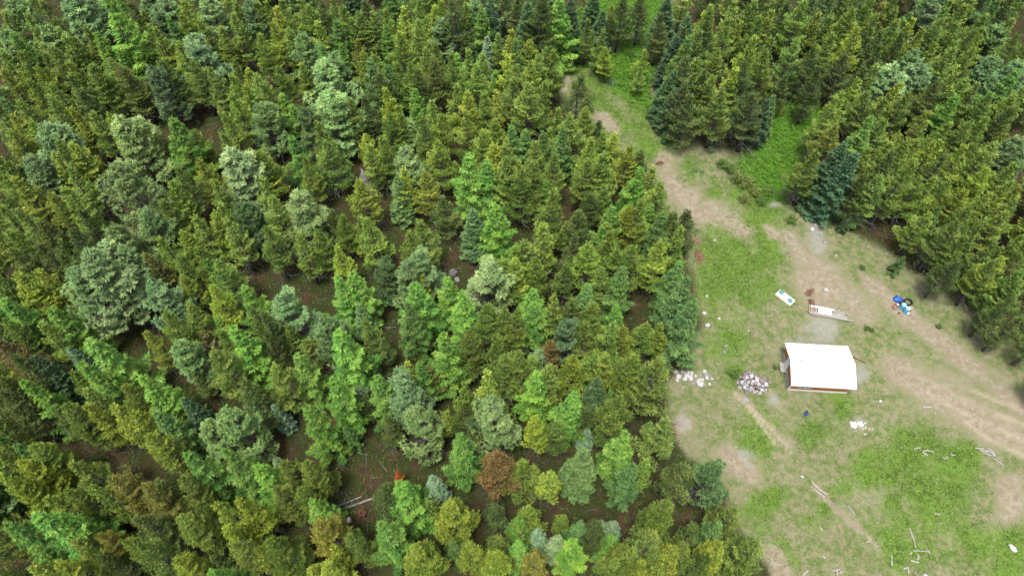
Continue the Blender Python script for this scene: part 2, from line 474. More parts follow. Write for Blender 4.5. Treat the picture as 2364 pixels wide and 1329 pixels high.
def lodgepole(seed, H=12.0, Rm=1.7, z0=0.28, rnd=0.75, gap=0.1, dens=1.0, fine=1.0):
    T = Tree(seed); rg = T.rg
    z = z0 * H
    ph = rg.uniform(0, 6)
    lean = rg.normal(size=2) * 0.02
    while z < H - 0.15:
        t = (z - z0 * H) / (H * (1 - z0))
        prof = ((1 - t) ** rnd) * min(1, 0.62 + t * 1.9) + 0.04
        n = int(rg.integers(4, 7)) if t < 0.9 else 4
        a0 = rg.uniform(0, 6.28)
        for k in range(n):
            if rg.random() < gap: continue
            az = a0 + k * 6.283 / n + rg.normal() * 0.25
            lump = 0.95 + 0.13 * math.sin(az * 2 + ph + z * 0.9) * math.sin(z * 1.3 + ph)
            L = Rm * prof * lump * rg.uniform(0.55, 1.3)
            el = R(8 + 42 * t + rg.normal() * 7)
            base = np.array([lean[0] * z, lean[1] * z, z + rg.normal() * 0.1])
            pts = limb(T, base, az, L, el, 0.03, 0.22)
            m = max(2, int(L / 0.25 * dens))
            s = np.linspace(0.3, 1.0, m) + rg.normal(size=m) * 0.02
            P, D = along(pts, np.clip(s, 0, 1))
            tone0 = np.clip(rg.normal(0.5, 0.27), 0, 1)
            T.puff(P, D, 10, 0.23 * fine, 0.07 * fine, 0.45, 0.3, np.full(m, tone0))
            for sg in (-1, 1):
                m2 = max(1, int(m * 0.8))
                s2 = np.linspace(0.38, 0.9, m2)
                P2, D2 = along(pts, s2)
                side = np.array([-math.sin(az), math.cos(az), 0]) * sg
                tl = (0.22 + 0.38 * L * (1 - s2) + 0.06)[:, None] * rg.uniform(0.6, 1.2, (m2, 1))
                dd = nrm(D2 * 0.7 + side + np.array([0, 0, 0.25]))
                T.puff(P2 + dd * tl, dd, 10, 0.21 * fine, 0.07 * fine, 0.45, 0.32, np.full(m2, tone0))
                T.puff(P2 + dd * tl * 0.5, dd, 5, 0.22 * fine, 0.07 * fine, 0.5, 0.35, np.full(m2, tone0))
        z += 0.44 * rg.uniform(0.8, 1.2)
    # leader
    P = np.array([[lean[0] * H, lean[1] * H, H * f] for f in np.linspace(0.9, 1.0, 5)])
    T.puff(P, np.tile([0, 0, 1.0], (5, 1)), 12, 0.26, 0.07, 0.4, 0.3, np.full(5, 0.6))
    # bare dead limbs under the live crown
    zz = 0.1 * H
    while zz < (z0 + 0.12) * H:
        az = rg.uniform(0, 6.28); L = Rm * rg.uniform(0.5, 1.0)
        pts = limb(T, np.array([0, 0, zz]), az, L, R(rg.uniform(-22, 8)), 0.024, -0.05)
        for q in range(4):
            p = pts[1 + q % 3 + 1]; limb(T, p, az + rg.choice([-1, 1]) * rg.uniform(0.5, 1.1), L * rg.uniform(0.25, 0.5), R(rg.uniform(-25, 20)), 0.013, 0, 2)
        zz += rg.uniform(0.08, 0.2)
    return T.done('lodgepole_pine', H, 0.16)

def larch(seed, H=12.5, Rm=2.0, z0=0.08, rnd=0.9):
    T = Tree(seed); rg = T.rg
    z = z0 * H
    ph = rg.uniform(0, 6)
    while z < H - 0.1:
        t = (z - z0 * H) / (H * (1 - z0))
        prof = (1 - t) ** rnd * min(1, 0.72 + t * 2.0) + 0.02
        n = int(rg.integers(4, 6)) if t < 0.92 else 3
        a0 = rg.uniform(0, 6.28)
        for k in range(n):
            az = a0 + k * 6.283 / n + rg.normal() * 0.25
            lump = 0.97 + 0.1 * math.sin(az * 3 + ph + z)
            L = Rm * prof * lump * rg.uniform(0.62, 1.4)
            el = R(2 + 32 * t + rg.normal() * 6)
            pts = limb(T, np.array([0, 0, z]), az, L, el, 0.03, 0.05)
            m = max(2, int(L / 0.24))
            s = np.linspace(0.2, 1.0, m)
            P, D = along(pts, s)
            tone0 = np.clip(rg.normal(0.5, 0.27), 0, 1)
            T.puff(P, D, 5, 0.30, 0.10, 0.42, 0.05, np.full(m, tone0))
            for sg in (-1, 1):
                for fr in (0.4, 0.75, 1.0):
                    P2, D2 = along(pts, s * 0.93)
                    side = np.array([-math.sin(az), math.cos(az), 0]) * sg
                    tl = (0.16 + 0.34 * L * (1 - s))[:, None] * rg.uniform(0.7, 1.2, (m, 1)) * fr
                    dd = nrm(D2 * 0.9 + side * 0.9)
                    dr = np.zeros((m, 3)); dr[:, 2] = -0.35 * tl[:, 0] * fr
                    T.puff(P2 + dd * tl + dr, dd + np.array([0, 0, -0.3]), 4, 0.27, 0.075, 0.34, -0.06, np.full(m, tone0))
        z += 0.5 * rg.uniform(0.8, 1.2)
    P = np.array([[0, 0, H * f] for f in np.linspace(0.95, 0.995, 4)])
    T.puff(P, np.tile([0, 0, 1.0], (4, 1)), 7, 0.3, 0.07, 0.35, 0.3, np.full(4, 0.6))
    return T.done('larch', H, 0.17)

def ponderosa(seed, H=14.0, Rm=2.7, z0=0.2, gap=0.12, pom=0.31):
    T = Tree(seed); rg = T.rg
    z = z0 * H
    ph = rg.uniform(0, 6)
    while z < H - 0.2:
        t = (z - z0 * H) / (H * (1 - z0))
        prof = (1 - t ** 1.7) ** 0.75 * min(1, 0.66 + t * 1.6) * (1 - 0.25 * t) + 0.05
        n = int(rg.integers(4, 6))
        a0 = rg.uniform(0, 6.28)
        for k in range(n):
            if rg.random() < gap: continue
            az = a0 + k * 6.283 / n + rg.normal() * 0.3
            lump = 0.85 + 0.3 * math.sin(az * 2 + ph + z * 0.7)
            L = Rm * prof * lump * rg.uniform(0.72, 1.15)
            el = R(6 + 45 * t + rg.normal() * 8)
            pts = limb(T, np.array([0, 0, z + rg.normal() * 0.3]), az, L, el + rg.normal() * 0.12, 0.05, 0.2)
            tone0 = np.clip(rg.normal(0.5, 0.18), 0, 1)
            P, D = along(pts, np.array([1.0, 0.8, 0.6])[: 3 if L > 1 else 1])
            Q = [P]; DD = [D]
            for sg in (-1, 1):
                for sf in ((0.4, 0.52, 0.64, 0.76, 0.9) if L > 2.6 else (0.55, 0.75, 0.92)):
                    if L * sf < 0.5: continue
                    p, d = along(pts, np.array([sf]))
                    side = np.array([-math.sin(az), math.cos(az), 0.1]) * sg
                    tl = (0.25 + 0.5 * L * (1 - sf)) * rg.uniform(0.8, 1.3)
                    dd = nrm(d * 0.7 + side + np.array([0, 0, 0.2]))
                    Q.append(p + dd * tl); DD.append(dd)
                    T.br.tube([tuple(p[0]), tuple((p + dd * tl)[0])], [0.02, 0.012], 3, False)
            Q = np.concatenate(Q); DD = np.concatenate(DD)
            T.puff(Q, DD, 24, pom, 0.11, 0.85, 0.2, np.clip(tone0 + rg.normal(size=len(Q)) * 0.1, 0, 1))
        z += 0.42 * rg.uniform(0.8, 1.2)
    P = np.array([[0, 0, H * f] for f in (0.95, 0.99)])
    T.puff(P, np.tile([0, 0, 1.0], (2, 1)), 24, pom, 0.11, 0.7, 0.3, np.full(2, 0.6))
    for _ in range(16):
        az = rg.uniform(0, 6.28); L = Rm * rg.uniform(0.4, 0.9)
        pts = limb(T, np.array([0, 0, H * rg.uniform(0.1, z0 + 0.08)]), az, L, R(rg.uniform(-15, 20)), 0.03, 0)
        for q in range(3):
            limb(T, pts[2 + q % 2], az + rg.choice([-1, 1]) * rg.uniform(0.5, 1.1), L * 0.4, R(rg.uniform(-20, 25)), 0.015, 0, 2)
    return T.done('ponderosa_pine', H, 0.24)

def spruce(seed, H=13.0, Rm=2.0, z0=0.04, rnd=0.85):
    T = Tree(seed); rg = T.rg
    z = z0 * H
    while z < H - 0.1:
        t = (z - z0 * H) / (H * (1 - z0))
        prof = (1 - t) ** rnd * min(1, 0.8 + t) + 0.015
        n = int(rg.integers(6, 8)) if t < 0.9 else 4
        a0 = rg.uniform(0, 6.28)
        for k in range(n):
            az = a0 + k * 6.283 / n + rg.normal() * 0.15
            L = Rm * prof * rg.uniform(0.75, 1.15)
            el = R(-14 + 45 * t + rg.normal() * 5)
            pts = limb(T, np.array([0, 0, z]), az, L, el, 0.03, 0.12)
            m = max(2, int(L / 0.17))
            s = np.linspace(0.2, 1.0, m)
            P, D = along(pts, s)
            tone0 = np.clip(rg.normal(0.5, 0.27), 0, 1)
            T.puff(P, D, 3, 0.26, 0.11, 0.22, 0.06, np.full(m, tone0))
            side = np.array([-math.sin(az), math.cos(az), 0])
            for sg in (-1, 1):
                tl = (0.08 + 0.38 * L * (1 - s) * np.minimum(1, s * 2.5))[:, None]
                dd = nrm(D * 0.9 + side * sg)
                dr = np.zeros((m, 3)); dr[:, 2] = -0.22 * tl[:, 0]
                for fr in (0.5, 1.0):
                    T.puff(P + dd * tl * fr + dr * fr, dd + np.array([0, 0, -0.12]), 3, 0.27, 0.11, 0.22, 0.02, np.full(m, tone0))
        z += 0.34 * rg.uniform(0.85, 1.15)
    P = np.array([[0, 0, H * f] for f in np.linspace(0.95, 0.995, 4)])
    T.puff(P, np.tile([0, 0, 1.0], (4, 1)), 6, 0.25, 0.07, 0.35, 0.3, np.full(4, 0.6))
    return T.done('spruce', H, 0.17)

def snag(seed, H=10.0):
    T = Tree(seed); rg = T.rg
    z = 0.1 * H
    while z < H * 0.98:
        t = z / H
        for k in range(6):
            az = rg.uniform(0, 6.28); L = 1.3 * (1 - t) ** 0.9 * rg.uniform(0.6, 1.1) + 0.05
            pts = limb(T, np.array([0, 0, z]), az, L, R(rg.uniform(-10, 25)), 0.026, 0.05, 3)
            for q in range(4):
                limb(T, pts[1 + q % 3], az + rg.choice([-1, 1]) * rg.uniform(0.4, 0.9), L * 0.45, R(rg.uniform(-10, 30)), 0.018, 0, 2)
        z += 0.2
    T.puff(np.array([[0, 0, H * 0.98]]), np.array([[0, 0, 1.0]]), 4, 0.3, 0.04, 0.2, 0.4, np.array([0.5]))
    d = T.done('dead_tree', H, 0.13, bark='snag')
    d['branches'].materials[0] = M['snag']
    return d

PROTO = {
    'lodge': [lodgepole(1, 9, 1.95, rnd=1.0), lodgepole(2, 9, 2.05, rnd=0.95), lodgepole(3, 9, 1.75, rnd=1.1, gap=0.18), lodgepole(4, 9, 1.9, z0=0.2, rnd=1.0),
              lodgepole(5, 9, 2.2, z0=0.22, rnd=0.9, gap=0.2), lodgepole(6, 9, 1.8, z0=0.3, rnd=0.95), lodgepole(16, 9, 2.0, z0=0.18, rnd=1.15), lodgepole(17, 9, 1.6, z0=0.26, rnd=0.9, gap=0.15)],
    'round': [lodgepole(7, 8.6, 2.1, z0=0.2, rnd=1.0, gap=0.08, dens=1.4, fine=.85), lodgepole(8, 8.6, 2.3, z0=0.16, rnd=1.05, gap=0.12, dens=1.4, fine=.85), lodgepole(9, 8.6, 2.1, z0=0.22, rnd=0.9, gap=0.15, dens=1.4, fine=.85), lodgepole(10, 8.6, 2.2, z0=0.2, rnd=1.1, gap=0.2, dens=1.3, fine=.9)],
    'larch': [larch(21, 9.3, 2.05, rnd=1.05), larch(22, 9.3, 1.85, rnd=1.15), larch(23, 9.3, 2.2, rnd=1.0), larch(24, 9.3, 2.0, z0=0.14, rnd=1.05)],
    'pond': [ponderosa(31, 10, 2.4), ponderosa(32, 10, 2.2, gap=0.2), ponderosa(33, 10, 2.6, gap=0.22), ponderosa(34, 10, 2.1, gap=0.05, z0=0.1)],
    'big': [ponderosa(35, 13, 3.9, gap=0.2, z0=0.22), ponderosa(36, 13, 3.6, gap=0.25, z0=0.25)],
    'spruce': [spruce(41, 10, 2.0), spruce(42, 10, 2.25), spruce(43, 10, 1.9, rnd=0.95)],
    'snag': [snag(51, 7.5)],
}
# code: (prototype, name, category, look, colour, height, width factor)
KIND = {
    'y': ('lodge', 'lodgepole_pine', 'pine tree', 'olive green lodgepole pine', (0.138, 0.205, 0.034), 10.4, 1),
    'Y': ('lodge', 'lodgepole_pine', 'pine tree', 'bright yellow-green lodgepole pine', (0.2, 0.26, 0.034), 10.2, 1),
    'o': ('lodge', 'lodgepole_pine', 'pine tree', 'dark olive lodgepole pine', (0.08, 0.115, 0.026), 10.4, 1.05),
    'g': ('lodge', 'lodgepole_pine', 'pine tree', 'golden brown lodgepole pine', (0.135, 0.15, 0.032), 9.8, 1),
    'b': ('round', 'lodgepole_pine', 'pine tree', 'bushy round-topped olive pine', (0.14, 0.195, 0.034), 9.6, 1),
    'B': ('round', 'lodgepole_pine', 'pine tree', 'bushy round-topped yellow-green pine', (0.19, 0.25, 0.034), 9.6, 1),
    'G': ('round', 'lodgepole_pine', 'pine tree', 'bushy golden-tinged pine', (0.19, 0.195, 0.036), 9.6, 1),
    'l': ('larch', 'larch', 'larch tree', 'bright green feathery larch', (0.112, 0.228, 0.033), 10.8, 1),
    'L': ('larch', 'larch', 'larch tree', 'deep green slender larch', (0.085, 0.165, 0.038), 10.8, 0.92),
    'p': ('pond', 'ponderosa_pine', 'pine tree', 'grey-green tufted ponderosa pine', (0.14, 0.22, 0.074), 11, 1.08),
    'P': ('pond', 'ponderosa_pine', 'pine tree', 'pale fluffy ponderosa pine', (0.18, 0.27, 0.092), 11.8, 1.25),
    'k': ('pond', 'ponderosa_pine', 'pine tree', 'dark blue-green ponderosa pine', (0.08, 0.132, 0.046), 11, 0.95),
    's': ('spruce', 'spruce', 'spruce tree', 'dark green layered spruce', (0.06, 0.115, 0.042), 11, 1),
    'f': ('spruce', 'spruce', 'spruce tree', 'pale silvery spruce', (0.17, 0.255, 0.125), 6.8, 1.05),
    'h': ('lodge', 'lodgepole_pine', 'pine tree', 'brown half-dead pine', (0.15, 0.112, 0.034), 9.8, 1.0),
    't': ('lodge', 'lodgepole_pine', 'pine tree', 'tan-topped pine', (0.33, 0.29, 0.12), 9.5, 1.0),
    'F': ('spruce', 'spruce', 'spruce tree', 'fresh green layered spruce', (0.115, 0.195, 0.06), 6.8, 1.05),
    'd': ('snag', 'dead_tree', 'dead tree', 'grey leafless dead tree', (0.3, 0.27, 0.27), 7.5, 1),
    'r': ('lodge', 'pine_sapling', 'pine tree', 'small dead orange pine sapling', (0.5, 0.15, 0.03), 3.6, 1),
}
# regions of the photograph: x offset, y offset, scale; then "x y kind[height] [!landmark number]"
TREES = []
def region(ox, oy, sc, txt):
    for it in txt.replace('\n', ';').split(';'):
        w = it.split()
        if not w: continue
        h = float(w[2][1:]) if len(w[2]) > 1 else 1.0
        lm = next((int(q[1:]) for q in w[3:] if q[0] == '!'), None)
        TREES.append((ox + float(w[0]) * sc, oy + float(w[1]) * sc, w[2][0], h, lm))
K = 600 / 2345
region(0, 0, K, """90 5 p;25 125 y;355 25 y;600 -60 p1.25;800 -10 p;940 -60 l1.5 !1;1060 -10 l;1180 30 o;1300 10 p.9;1280 100 y.9;1400 70 p.9;1480 -10 p
1640 0 y;1870 10 P.9;2110 30 y;2250 -10 p;2320 40 y;1620 130 y;1510 150 L;1570 250 L.7;2095 140 y;1810 190 y;1985 240 Y.9;1730 330 P.95;1330 220 y;1410 260 Y
400 245 p;510 275 y;335 285 y;110 305 l;25 280 p;95 445 p.9;200 480 y;480 430 y;365 500 y.8;680 350 y;865 300 l !43;1060 455 l.8;735 245 y;980 520 y.9;1065 575 g1.1
800 610 y;870 570 y;955 590 l.6;5 470 y;20 640 Y;315 610 Y.9;485 775 y;440 885 y;600 545 y;1365 605 k !44;1290 710 L.6;1720 560 y;1610 400 y;2120 575 y
2230 640 Y.9;2080 665 y;2220 790 y.9;2090 855 y;2300 965 k.8;665 985 Y;830 1000 y;990 1035 y;10 890 L;175 925 y;130 1025 Y;255 1095 y;400 1135 p;100 1195 y;480 1295 y
665 1265 Y;1090 1065 P !45;1350 1150 g.7;1540 1060 l1.05 !35;1750 1160 y.8;2040 1035 y;2010 1175 y;240 140 y;640 700 o;1130 640 o;1500 560 o;1900 620 y;560 330 y;300 700 y;700 790 o""")
region(590, 0, K, """30 30 y;110 15 y;180 90 Y;250 0 y;165 200 Y;310 180 y;290 255 y;425 10 y;490 25 y;575 20 o;535 200 y;700 0 y;765 95 y;715 160 L;765 390 l.8
870 75 y;850 175 y.9;940 125 y;990 0 o;1060 135 y;1180 105 y.8;1170 215 l.9;1285 250 y.8;1310 315 y;1325 60 Y;1430 205 y;1450 20 y;1595 40 Y;1690 10 y;1665 190 p.8
1790 20 o1.1;1880 40 y;1985 20 p.9;2040 70 l !21;2115 -10 s;2090 335 f1.1;1990 450 f.6;2195 300 y.8;20 300 y;415 320 p;590 420 L;700 490 p1.05;620 590 P
680 825 P !20;395 570 Y.9;185 615 y;5 690 y;50 735 y;930 355 g.9;965 480 y;1065 485 y.9;1130 500 g.8;1030 540 L1.15 !19;1190 595 L.9;1315 575 y;1415 565 y;1530 445 y
1625 375 y;1600 545 o;1765 490 y;1815 485 l.6;1915 475 y;2040 505 y.9;2000 600 y;2170 640 l.7;2275 520 Y;2310 700 y;235 850 l.8;320 950 l.7;450 980 k;60 955 p
570 1145 y;320 1230 l;850 905 y;1185 810 Y;1230 925 Y.8;1190 1020 y;1285 1060 y.9;1370 1100 p.7;1430 805 l.9;1560 885 y;1510 1085 y;1640 1065 Y;1800 765 y;1900 835 Y
1900 1035 y;2070 840 y;2170 840 Y.9;2150 1100 y;2310 1145 l.8;2010 1200 y;2110 1240 Y.9;2270 1255 y;990 1215 Y.7;1000 850 o;1120 640 o;1480 640 o""")
region(1180, 0, K, """60 -10 o;150 10 s1.1;270 0 o1.25;440 -10 l1.2;540 0 s;760 -120 s.8;700 185 y.8;830 95 s.7;900 40 Y.8;825 275 y.8;1020 -20 o1.0
1200 -90 o;1420 -20 s.9;1370 135 o.9;1600 150 s;880 445 Y.65;1195 460 y.6;1165 625 y.5;10 285 Y;40 345 L.9;155 365 Y.8;315 445 y;365 465 y;20 590 y;190 575 y;235 500 y
300 735 y;175 755 y1.1;620 675 o1.0 !14;440 975 y;545 1050 y;665 985 y;810 1095 o.7;845 1205 y.8;930 1215 Y.7;470 1150 L !37;125 1175 L.8;290 1195 L.8;5 1145 L.9
1600 335 L1.1;1690 285 y;1770 35 Y;1820 90 y;1765 130 l.7;1965 185 y1.1;2015 20 y;2160 60 y;2245 10 y;2065 200 Y.8;2230 160 y;2180 335 Y1.05;1875 445 y.8
1690 535 y1.1;2020 615 Y;1915 830 y1.0 !46;2310 475 y;2320 890 s.8;1410 1180 s.22;1470 640 s.9;1540 420 y;2330 330 y;1740 640 o;2100 600 o;1560 480 o1.1;1620 560 o1.1;1560 760 o;1480 800 s.8;1640 860 o;1800 700 y;2240 860 o1.05;2170 780 o1.05;1580 250 o;1500 330 s.9""")
region(1764, 0, K, """30 55 y;75 115 Y;200 20 o;365 15 y1.15;485 115 Y.95;600 145 y.9;450 -20 o;700 -10 o;770 0 y;700 155 y;815 90 y1.1;880 20 L.9;1060 40 g1.05
1200 85 y;1190 190 y;1190 -30 y;1450 0 l !41;1350 185 Y.9;1545 0 p;1685 20 y;1840 65 y1.1;2120 0 L1.1;2260 -10 o;2150 250 p.8;2310 325 y;310 350 y1.1;475 440 o;630 285 y
890 275 Y1.1;910 585 o;1000 585 y;1440 245 Y;1590 175 y;1560 405 y;1370 465 p.8;1190 600 P.95 !18;1435 580 P.9;1730 435 y1.15;1870 295 y;1905 435 y;1980 265 y;2085 505 p.8
2330 560 p;2290 635 l1.1 !40;190 685 o.8;90 855 F1.2;870 730 Y;710 840 y;980 830 y;1195 735 Y;1320 835 y;1100 865 y;650 890 y1.1;660 1145 g1.0;980 1050 l1.05 !17;1090 1065 y.9
1465 1015 Y1.15 !16;1750 855 l;1710 655 y;1850 705 y;1930 765 y;2055 850 y;2250 870 Y;2335 765 y;1700 1100 y;1840 1105 y;1600 1240 Y;1850 1275 y.8;2140 1190 Y.9
2335 1240 p;1010 150 y;1290 330 o;1600 740 o;520 640 o;760 480 o;1050 420 o;2200 960 o;2000 1060 y;1480 -40 y;950 -30 y;1750 200 y;2020 130 y;2230 150 y;1060 300 o""")
region(0, 330, K, """250 105 p;490 120 Y;600 255 y;590 415 y;165 210 L.6;20 290 y;135 335 Y;430 450 Y.9;5 560 y;190 625 y1.1;1010 175 P1.3 !2;1000 770 p1.0;950 910 P1.05
745 975 P1.3 !3;660 1170 P1.1;1570 255 y;1500 345 y;1545 435 Y.9;1800 145 Y;1950 345 y;2090 80 P !34;2320 85 y;1965 560 y;2175 560 k.9;1760 665 y;1930 655 Y
1485 530 y;1450 850 y.9;1635 800 Y.8;1325 1010 g;1570 1040 y.9;1755 960 y;1840 1035 l.8;1940 1080 y;350 1140 Y;165 1190 Y;20 1170 y;325 1265 Y.8;1640 1215 Y.9;1395 1265 p
550 860 o.8;420 700 o;700 620 o;60 800 y;640 780 o;360 900 o;1300 640 p;2050 700 y;90 960 o;560 1010 o""")
region(590, 330, K, """20 90 Y;430 165 y;950 225 d.9 !4;1130 -60 y;1340 55 P.8;1340 250 Y.9;1275 290 F1.35;1530 250 Y;1650 0 y;1920 110 l1.05;2085 165 l1.0;2150 5 Y;2290 10 y;2305 170 y
940 345 Y;60 330 y;380 455 P !33;130 540 y;550 490 y.7;745 650 y.9;1960 595 F1.45;2165 560 l !8;100 800 y;380 835 y;560 790 y;920 700 y.9;1015 720 y;1500 720 y1.05
1390 780 y.9;735 975 Y.9;1170 1035 k.9;1460 985 p;1370 1115 p.9;1440 1090 g.9;1470 1185 Y.8;1430 1260 l1.15 !47;735 1210 l;865 1160 l1.05;2105 1090 P1.0 !5;1730 1215 l.9;2240 1035 y
2325 950 y;640 0 y;1030 30 y.9;1700 480 o.8;650 600 o.8""")
region(1180, 330, K, """20 175 y;80 265 y;230 185 y;240 30 y;370 135 y;315 335 l.7;700 0 y;675 140 y;815 130 y;890 95 y;1065 25 Y.9 !36;1185 75 o.8;1170 225 l1.0;1285 230 y
1360 375 y;1140 560 y;370 425 y1.2;285 740 y1.1;725 435 o.9;835 375 y.9;910 580 l;1030 575 Y;1265 560 l.7;1370 645 L1.05;1430 615 o.9;1610 640 o.9;1500 715 o.9;920 795 y
1360 880 Y1.1;1520 760 y;710 925 y;950 965 y;1075 945 y;125 870 y;220 1035 y;495 1070 o.9;30 1060 Y;1015 1120 L1.05;825 1170 y.9;690 1270 l.9;1525 1080 L1.0;1590 1215 L1.2
600 620 o;560 880 o.9""")
K2 = 600 / 1477
region(1764, 330, K2, """300 25 y1.1;460 0 s1.1;525 55 s1.15 !15;600 35 y;850 115 y1.2;690 180 y1.1;900 205 y;710 0 y;810 -10 y;960 10 y;1160 20 Y1.1;980 195 y;1045 215 y.9;1255 165 Y.9;1330 -5 y
1430 100 y;1275 290 y;1140 270 Y;1390 220 Y;1470 235 Y;1380 395 Y1.1;1175 360 y;495 410 s.32;590 300 L.6;940 395 y;1000 365 L.8;1110 455 y1.1;1145 525 y;1305 570 y;1370 660 Y1.1
800 645 L.38;1470 530 y;1470 725 l1.0;1460 1000 o.8;1100 680 o.9;1460 780 y;1220 480 y;760 60 o;1250 60 y;1430 330 y;1040 60 o;1330 690 y;1420 880 o;560 190 o""")
region(0, 660, K, """20 130 l1.05;450 210 l1.05;350 335 y;40 480 h1.2 !23;700 320 y.7;610 560 f1.0;800 495 l1.25 !24;720 700 l1.15;650 770 y.8;190 860 l1.15 !25;20 300 y;20 830 o
290 640 s1.0;560 1080 b;770 965 y;800 1090 Y;1040 1090 Y;1210 1130 Y;1270 820 l1.1;1370 945 l.9;1310 980 Y.9;1640 1015 s.9 !26;1100 930 b;1390 1135 L;1690 170 y.9
1480 295 y;1360 420 Y.9;1600 510 p.9;1810 410 t.55 !22;1910 580 b1.15;1940 270 l.5;2090 365 l1.1;1970 390 y.8;1920 50 Y;2200 10 l1.0;2060 1140 p;1860 1240 p.7;2290 230 o
130 640 o1.1;40 950 o;500 1100 o.8;330 1000 s.6;1750 780 o.6;2200 900 o""")
region(590, 660, K, """235 80 p;60 220 o1.1;290 355 y.8;440 480 y.7;925 170 F1.1;980 300 y.9;620 250 l.9;630 310 p;740 405 l1.2;1370 155 L1.05;1860 50 l;2090 125 y;2260 210 y.9;1690 420 l1.1
1910 395 b1.05;2190 430 y;370 620 l1.05;150 710 b1.1;690 840 l1.05;1040 640 f.5;1260 690 B.7;1350 700 Y.8;1475 680 l.9;1090 805 l1.0;1310 810 p;930 910 k.6;2090 790 Y
1870 890 y.9;2230 640 y;2180 1000 y;2140 1065 p1.0;150 1070 f.9;460 1095 l1.1;1170 1160 o.8;1470 1140 p.95 !10;1690 1115 Y.7;1870 1090 o.9;800 1270 L.5;1560 720 g.8;100 400 o;1150 480 o.6;1000 1000 o.6""")
region(1180, 660, K, """200 25 l.9;210 155 l1.05;390 110 y;20 220 y;690 0 L1.0;740 115 y1.05;960 170 l.6;520 310 k.9;685 345 y;910 330 y1.05;1015 370 Y.9;1225 335 y.8;1390 345 Y.8;1660 130 L1.3 !12
370 500 h.7 !39;180 600 y.9;60 650 y;260 590 p.5;340 700 y;230 780 l1.05;545 640 Y.9;740 640 y.8;1320 670 b1.35 !13;1080 620 b1.1;790 830 s.85 !38;570 965 l1.0;910 940 L.5
970 1000 y.9;945 1140 y.9;685 1085 f.5;260 1210 Y.8;420 1225 y.8;1390 1215 b1.1;650 1120 o.7;690 1280 f.7;860 640 b1.1;560 100 o""")
region(0, 989, K, """10 90 L.9;130 150 L.9;260 175 b;160 300 B;20 240 y;100 460 B;10 450 Y;640 300 b1.05;640 550 b;830 515 y;1000 430 G1.05;1280 500 G1.0 !27;1430 490 o.8
1330 50 Y;1640 475 b;1790 570 g.7;1680 230 l1.05;2020 190 l1.15;2310 330 l.95;310 790 l1.15 !28;510 780 l1.0;30 860 l1.0;880 950 G.9;700 990 b.9;1110 1005 b.8;1240 1070 y.9
1600 800 b;1950 680 Y;2130 675 Y;2020 880 Y.9;2110 1030 b;1570 1170 B.9;330 1230 B;500 1220 B;1890 1290 l.9;2100 1290 f.7;420 610 b1.0;2310 1070 B.8;1900 1180 o.6;900 1180 o.7;1240 760 o.9""")
region(590, 989, K, """170 270 f.9;260 285 b.9;450 335 b1.0;185 530 b;380 560 b.9;500 650 l.7;560 815 G;680 1065 Y.8;850 960 b.9;90 1035 b1.1;320 1110 f.7 !30;640 1235 B.9;480 1260 B.8
1270 385 r1.0 !6;1290 485 l1.05;1160 520 o1.0;1590 430 f1.0 !7;1840 60 l1.1 !32;2180 225 h1.15 !11;1780 650 B1.1;1560 660 y.6;2170 690 o.6;1130 860 l1.05 !31;1780 1020 L.55
1490 1055 B1.0;1930 1050 B.95;2170 985 b.9;2130 1140 Y.9;1260 700 o.6""")
region(1180, 989, 600 / 1445, """70 170 y;220 220 Y.9;410 120 F1.55 !9;640 20 l1.05;680 200 L.9;750 190 y.8;430 0 f.7;990 180 o1.0;1140 210 k.9 !29;860 410 b1.05;1030 540 o.6
1250 450 b1.0;1160 530 L.7;1180 590 f.4;110 440 b.9;50 490 l.8;290 480 y.55;40 635 l.7;150 560 f.8;265 600 f1.0;350 620 l.85;390 530 L.7;480 550 o.8;505 515 f.75;580 520 f.8
560 600 l.6;130 700 G.9;650 660 b.9;720 740 B.8;790 610 b1.0;910 670 Y.8;970 640 b.9;1170 660 B1.0;1380 620 b1.0;1310 760 b.8;1080 700 o.8;830 770 B.8;600 740 b.8""")
# just outside the edges, so that the wood does not stop at the frame
for x, y, k, h in [(-70,60,'y',1),(-60,180,'p',1),(-75,300,'y',1),(-60,430,'y',1),(-80,560,'o',1),(-60,690,'l',1),(-70,820,'y',1),(-60,950,'y',1),(-80,1080,'l',1),(-60,1210,'b',1),(-60,1330,'b',1),
                   (40,1370,'b',1),(190,1390,'l',1),(300,1380,'b',1),(420,1385,'b',1),(540,1395,'B',1),(700,1400,'b',1),(830,1390,'b',1),(960,1400,'l',1),(1080,1390,'b',1),(1200,1385,'b',1),(1330,1390,'l',1),(1450,1385,'b',1),(1570,1390,'B',1),(1690,1380,'b',1),(1800,1395,'b',1),
                   (2410,60,'y',1),(2430,170,'o',1),(2410,280,'y',1),(2430,390,'y',1),(2410,480,'Y',1),(2440,590,'y',1),(2420,700,'y',1),(2395,545,'y',1),(2390,640,'o',1),(-25,650,'y',1),(-30,520,'y',1),(-35,740,'o',1),(-20,360,'y',1),(-30,880,'o',1),(-30,1010,'y',1),(-25,240,'y',1),(-20,110,'y',1)] + \
                  [(20 + i * 58 + (i * 37) % 23, -55 - (i * 29) % 30, 'yoypysyL'[i % 8], 1) for i in range(22)] + [(1590 + i * 56 + (i * 31) % 19, -50 - (i * 23) % 30, 'yoyoyYL'[i % 7], 1) for i in range(15)]:
    TREES.append((x, y, k, h, None))

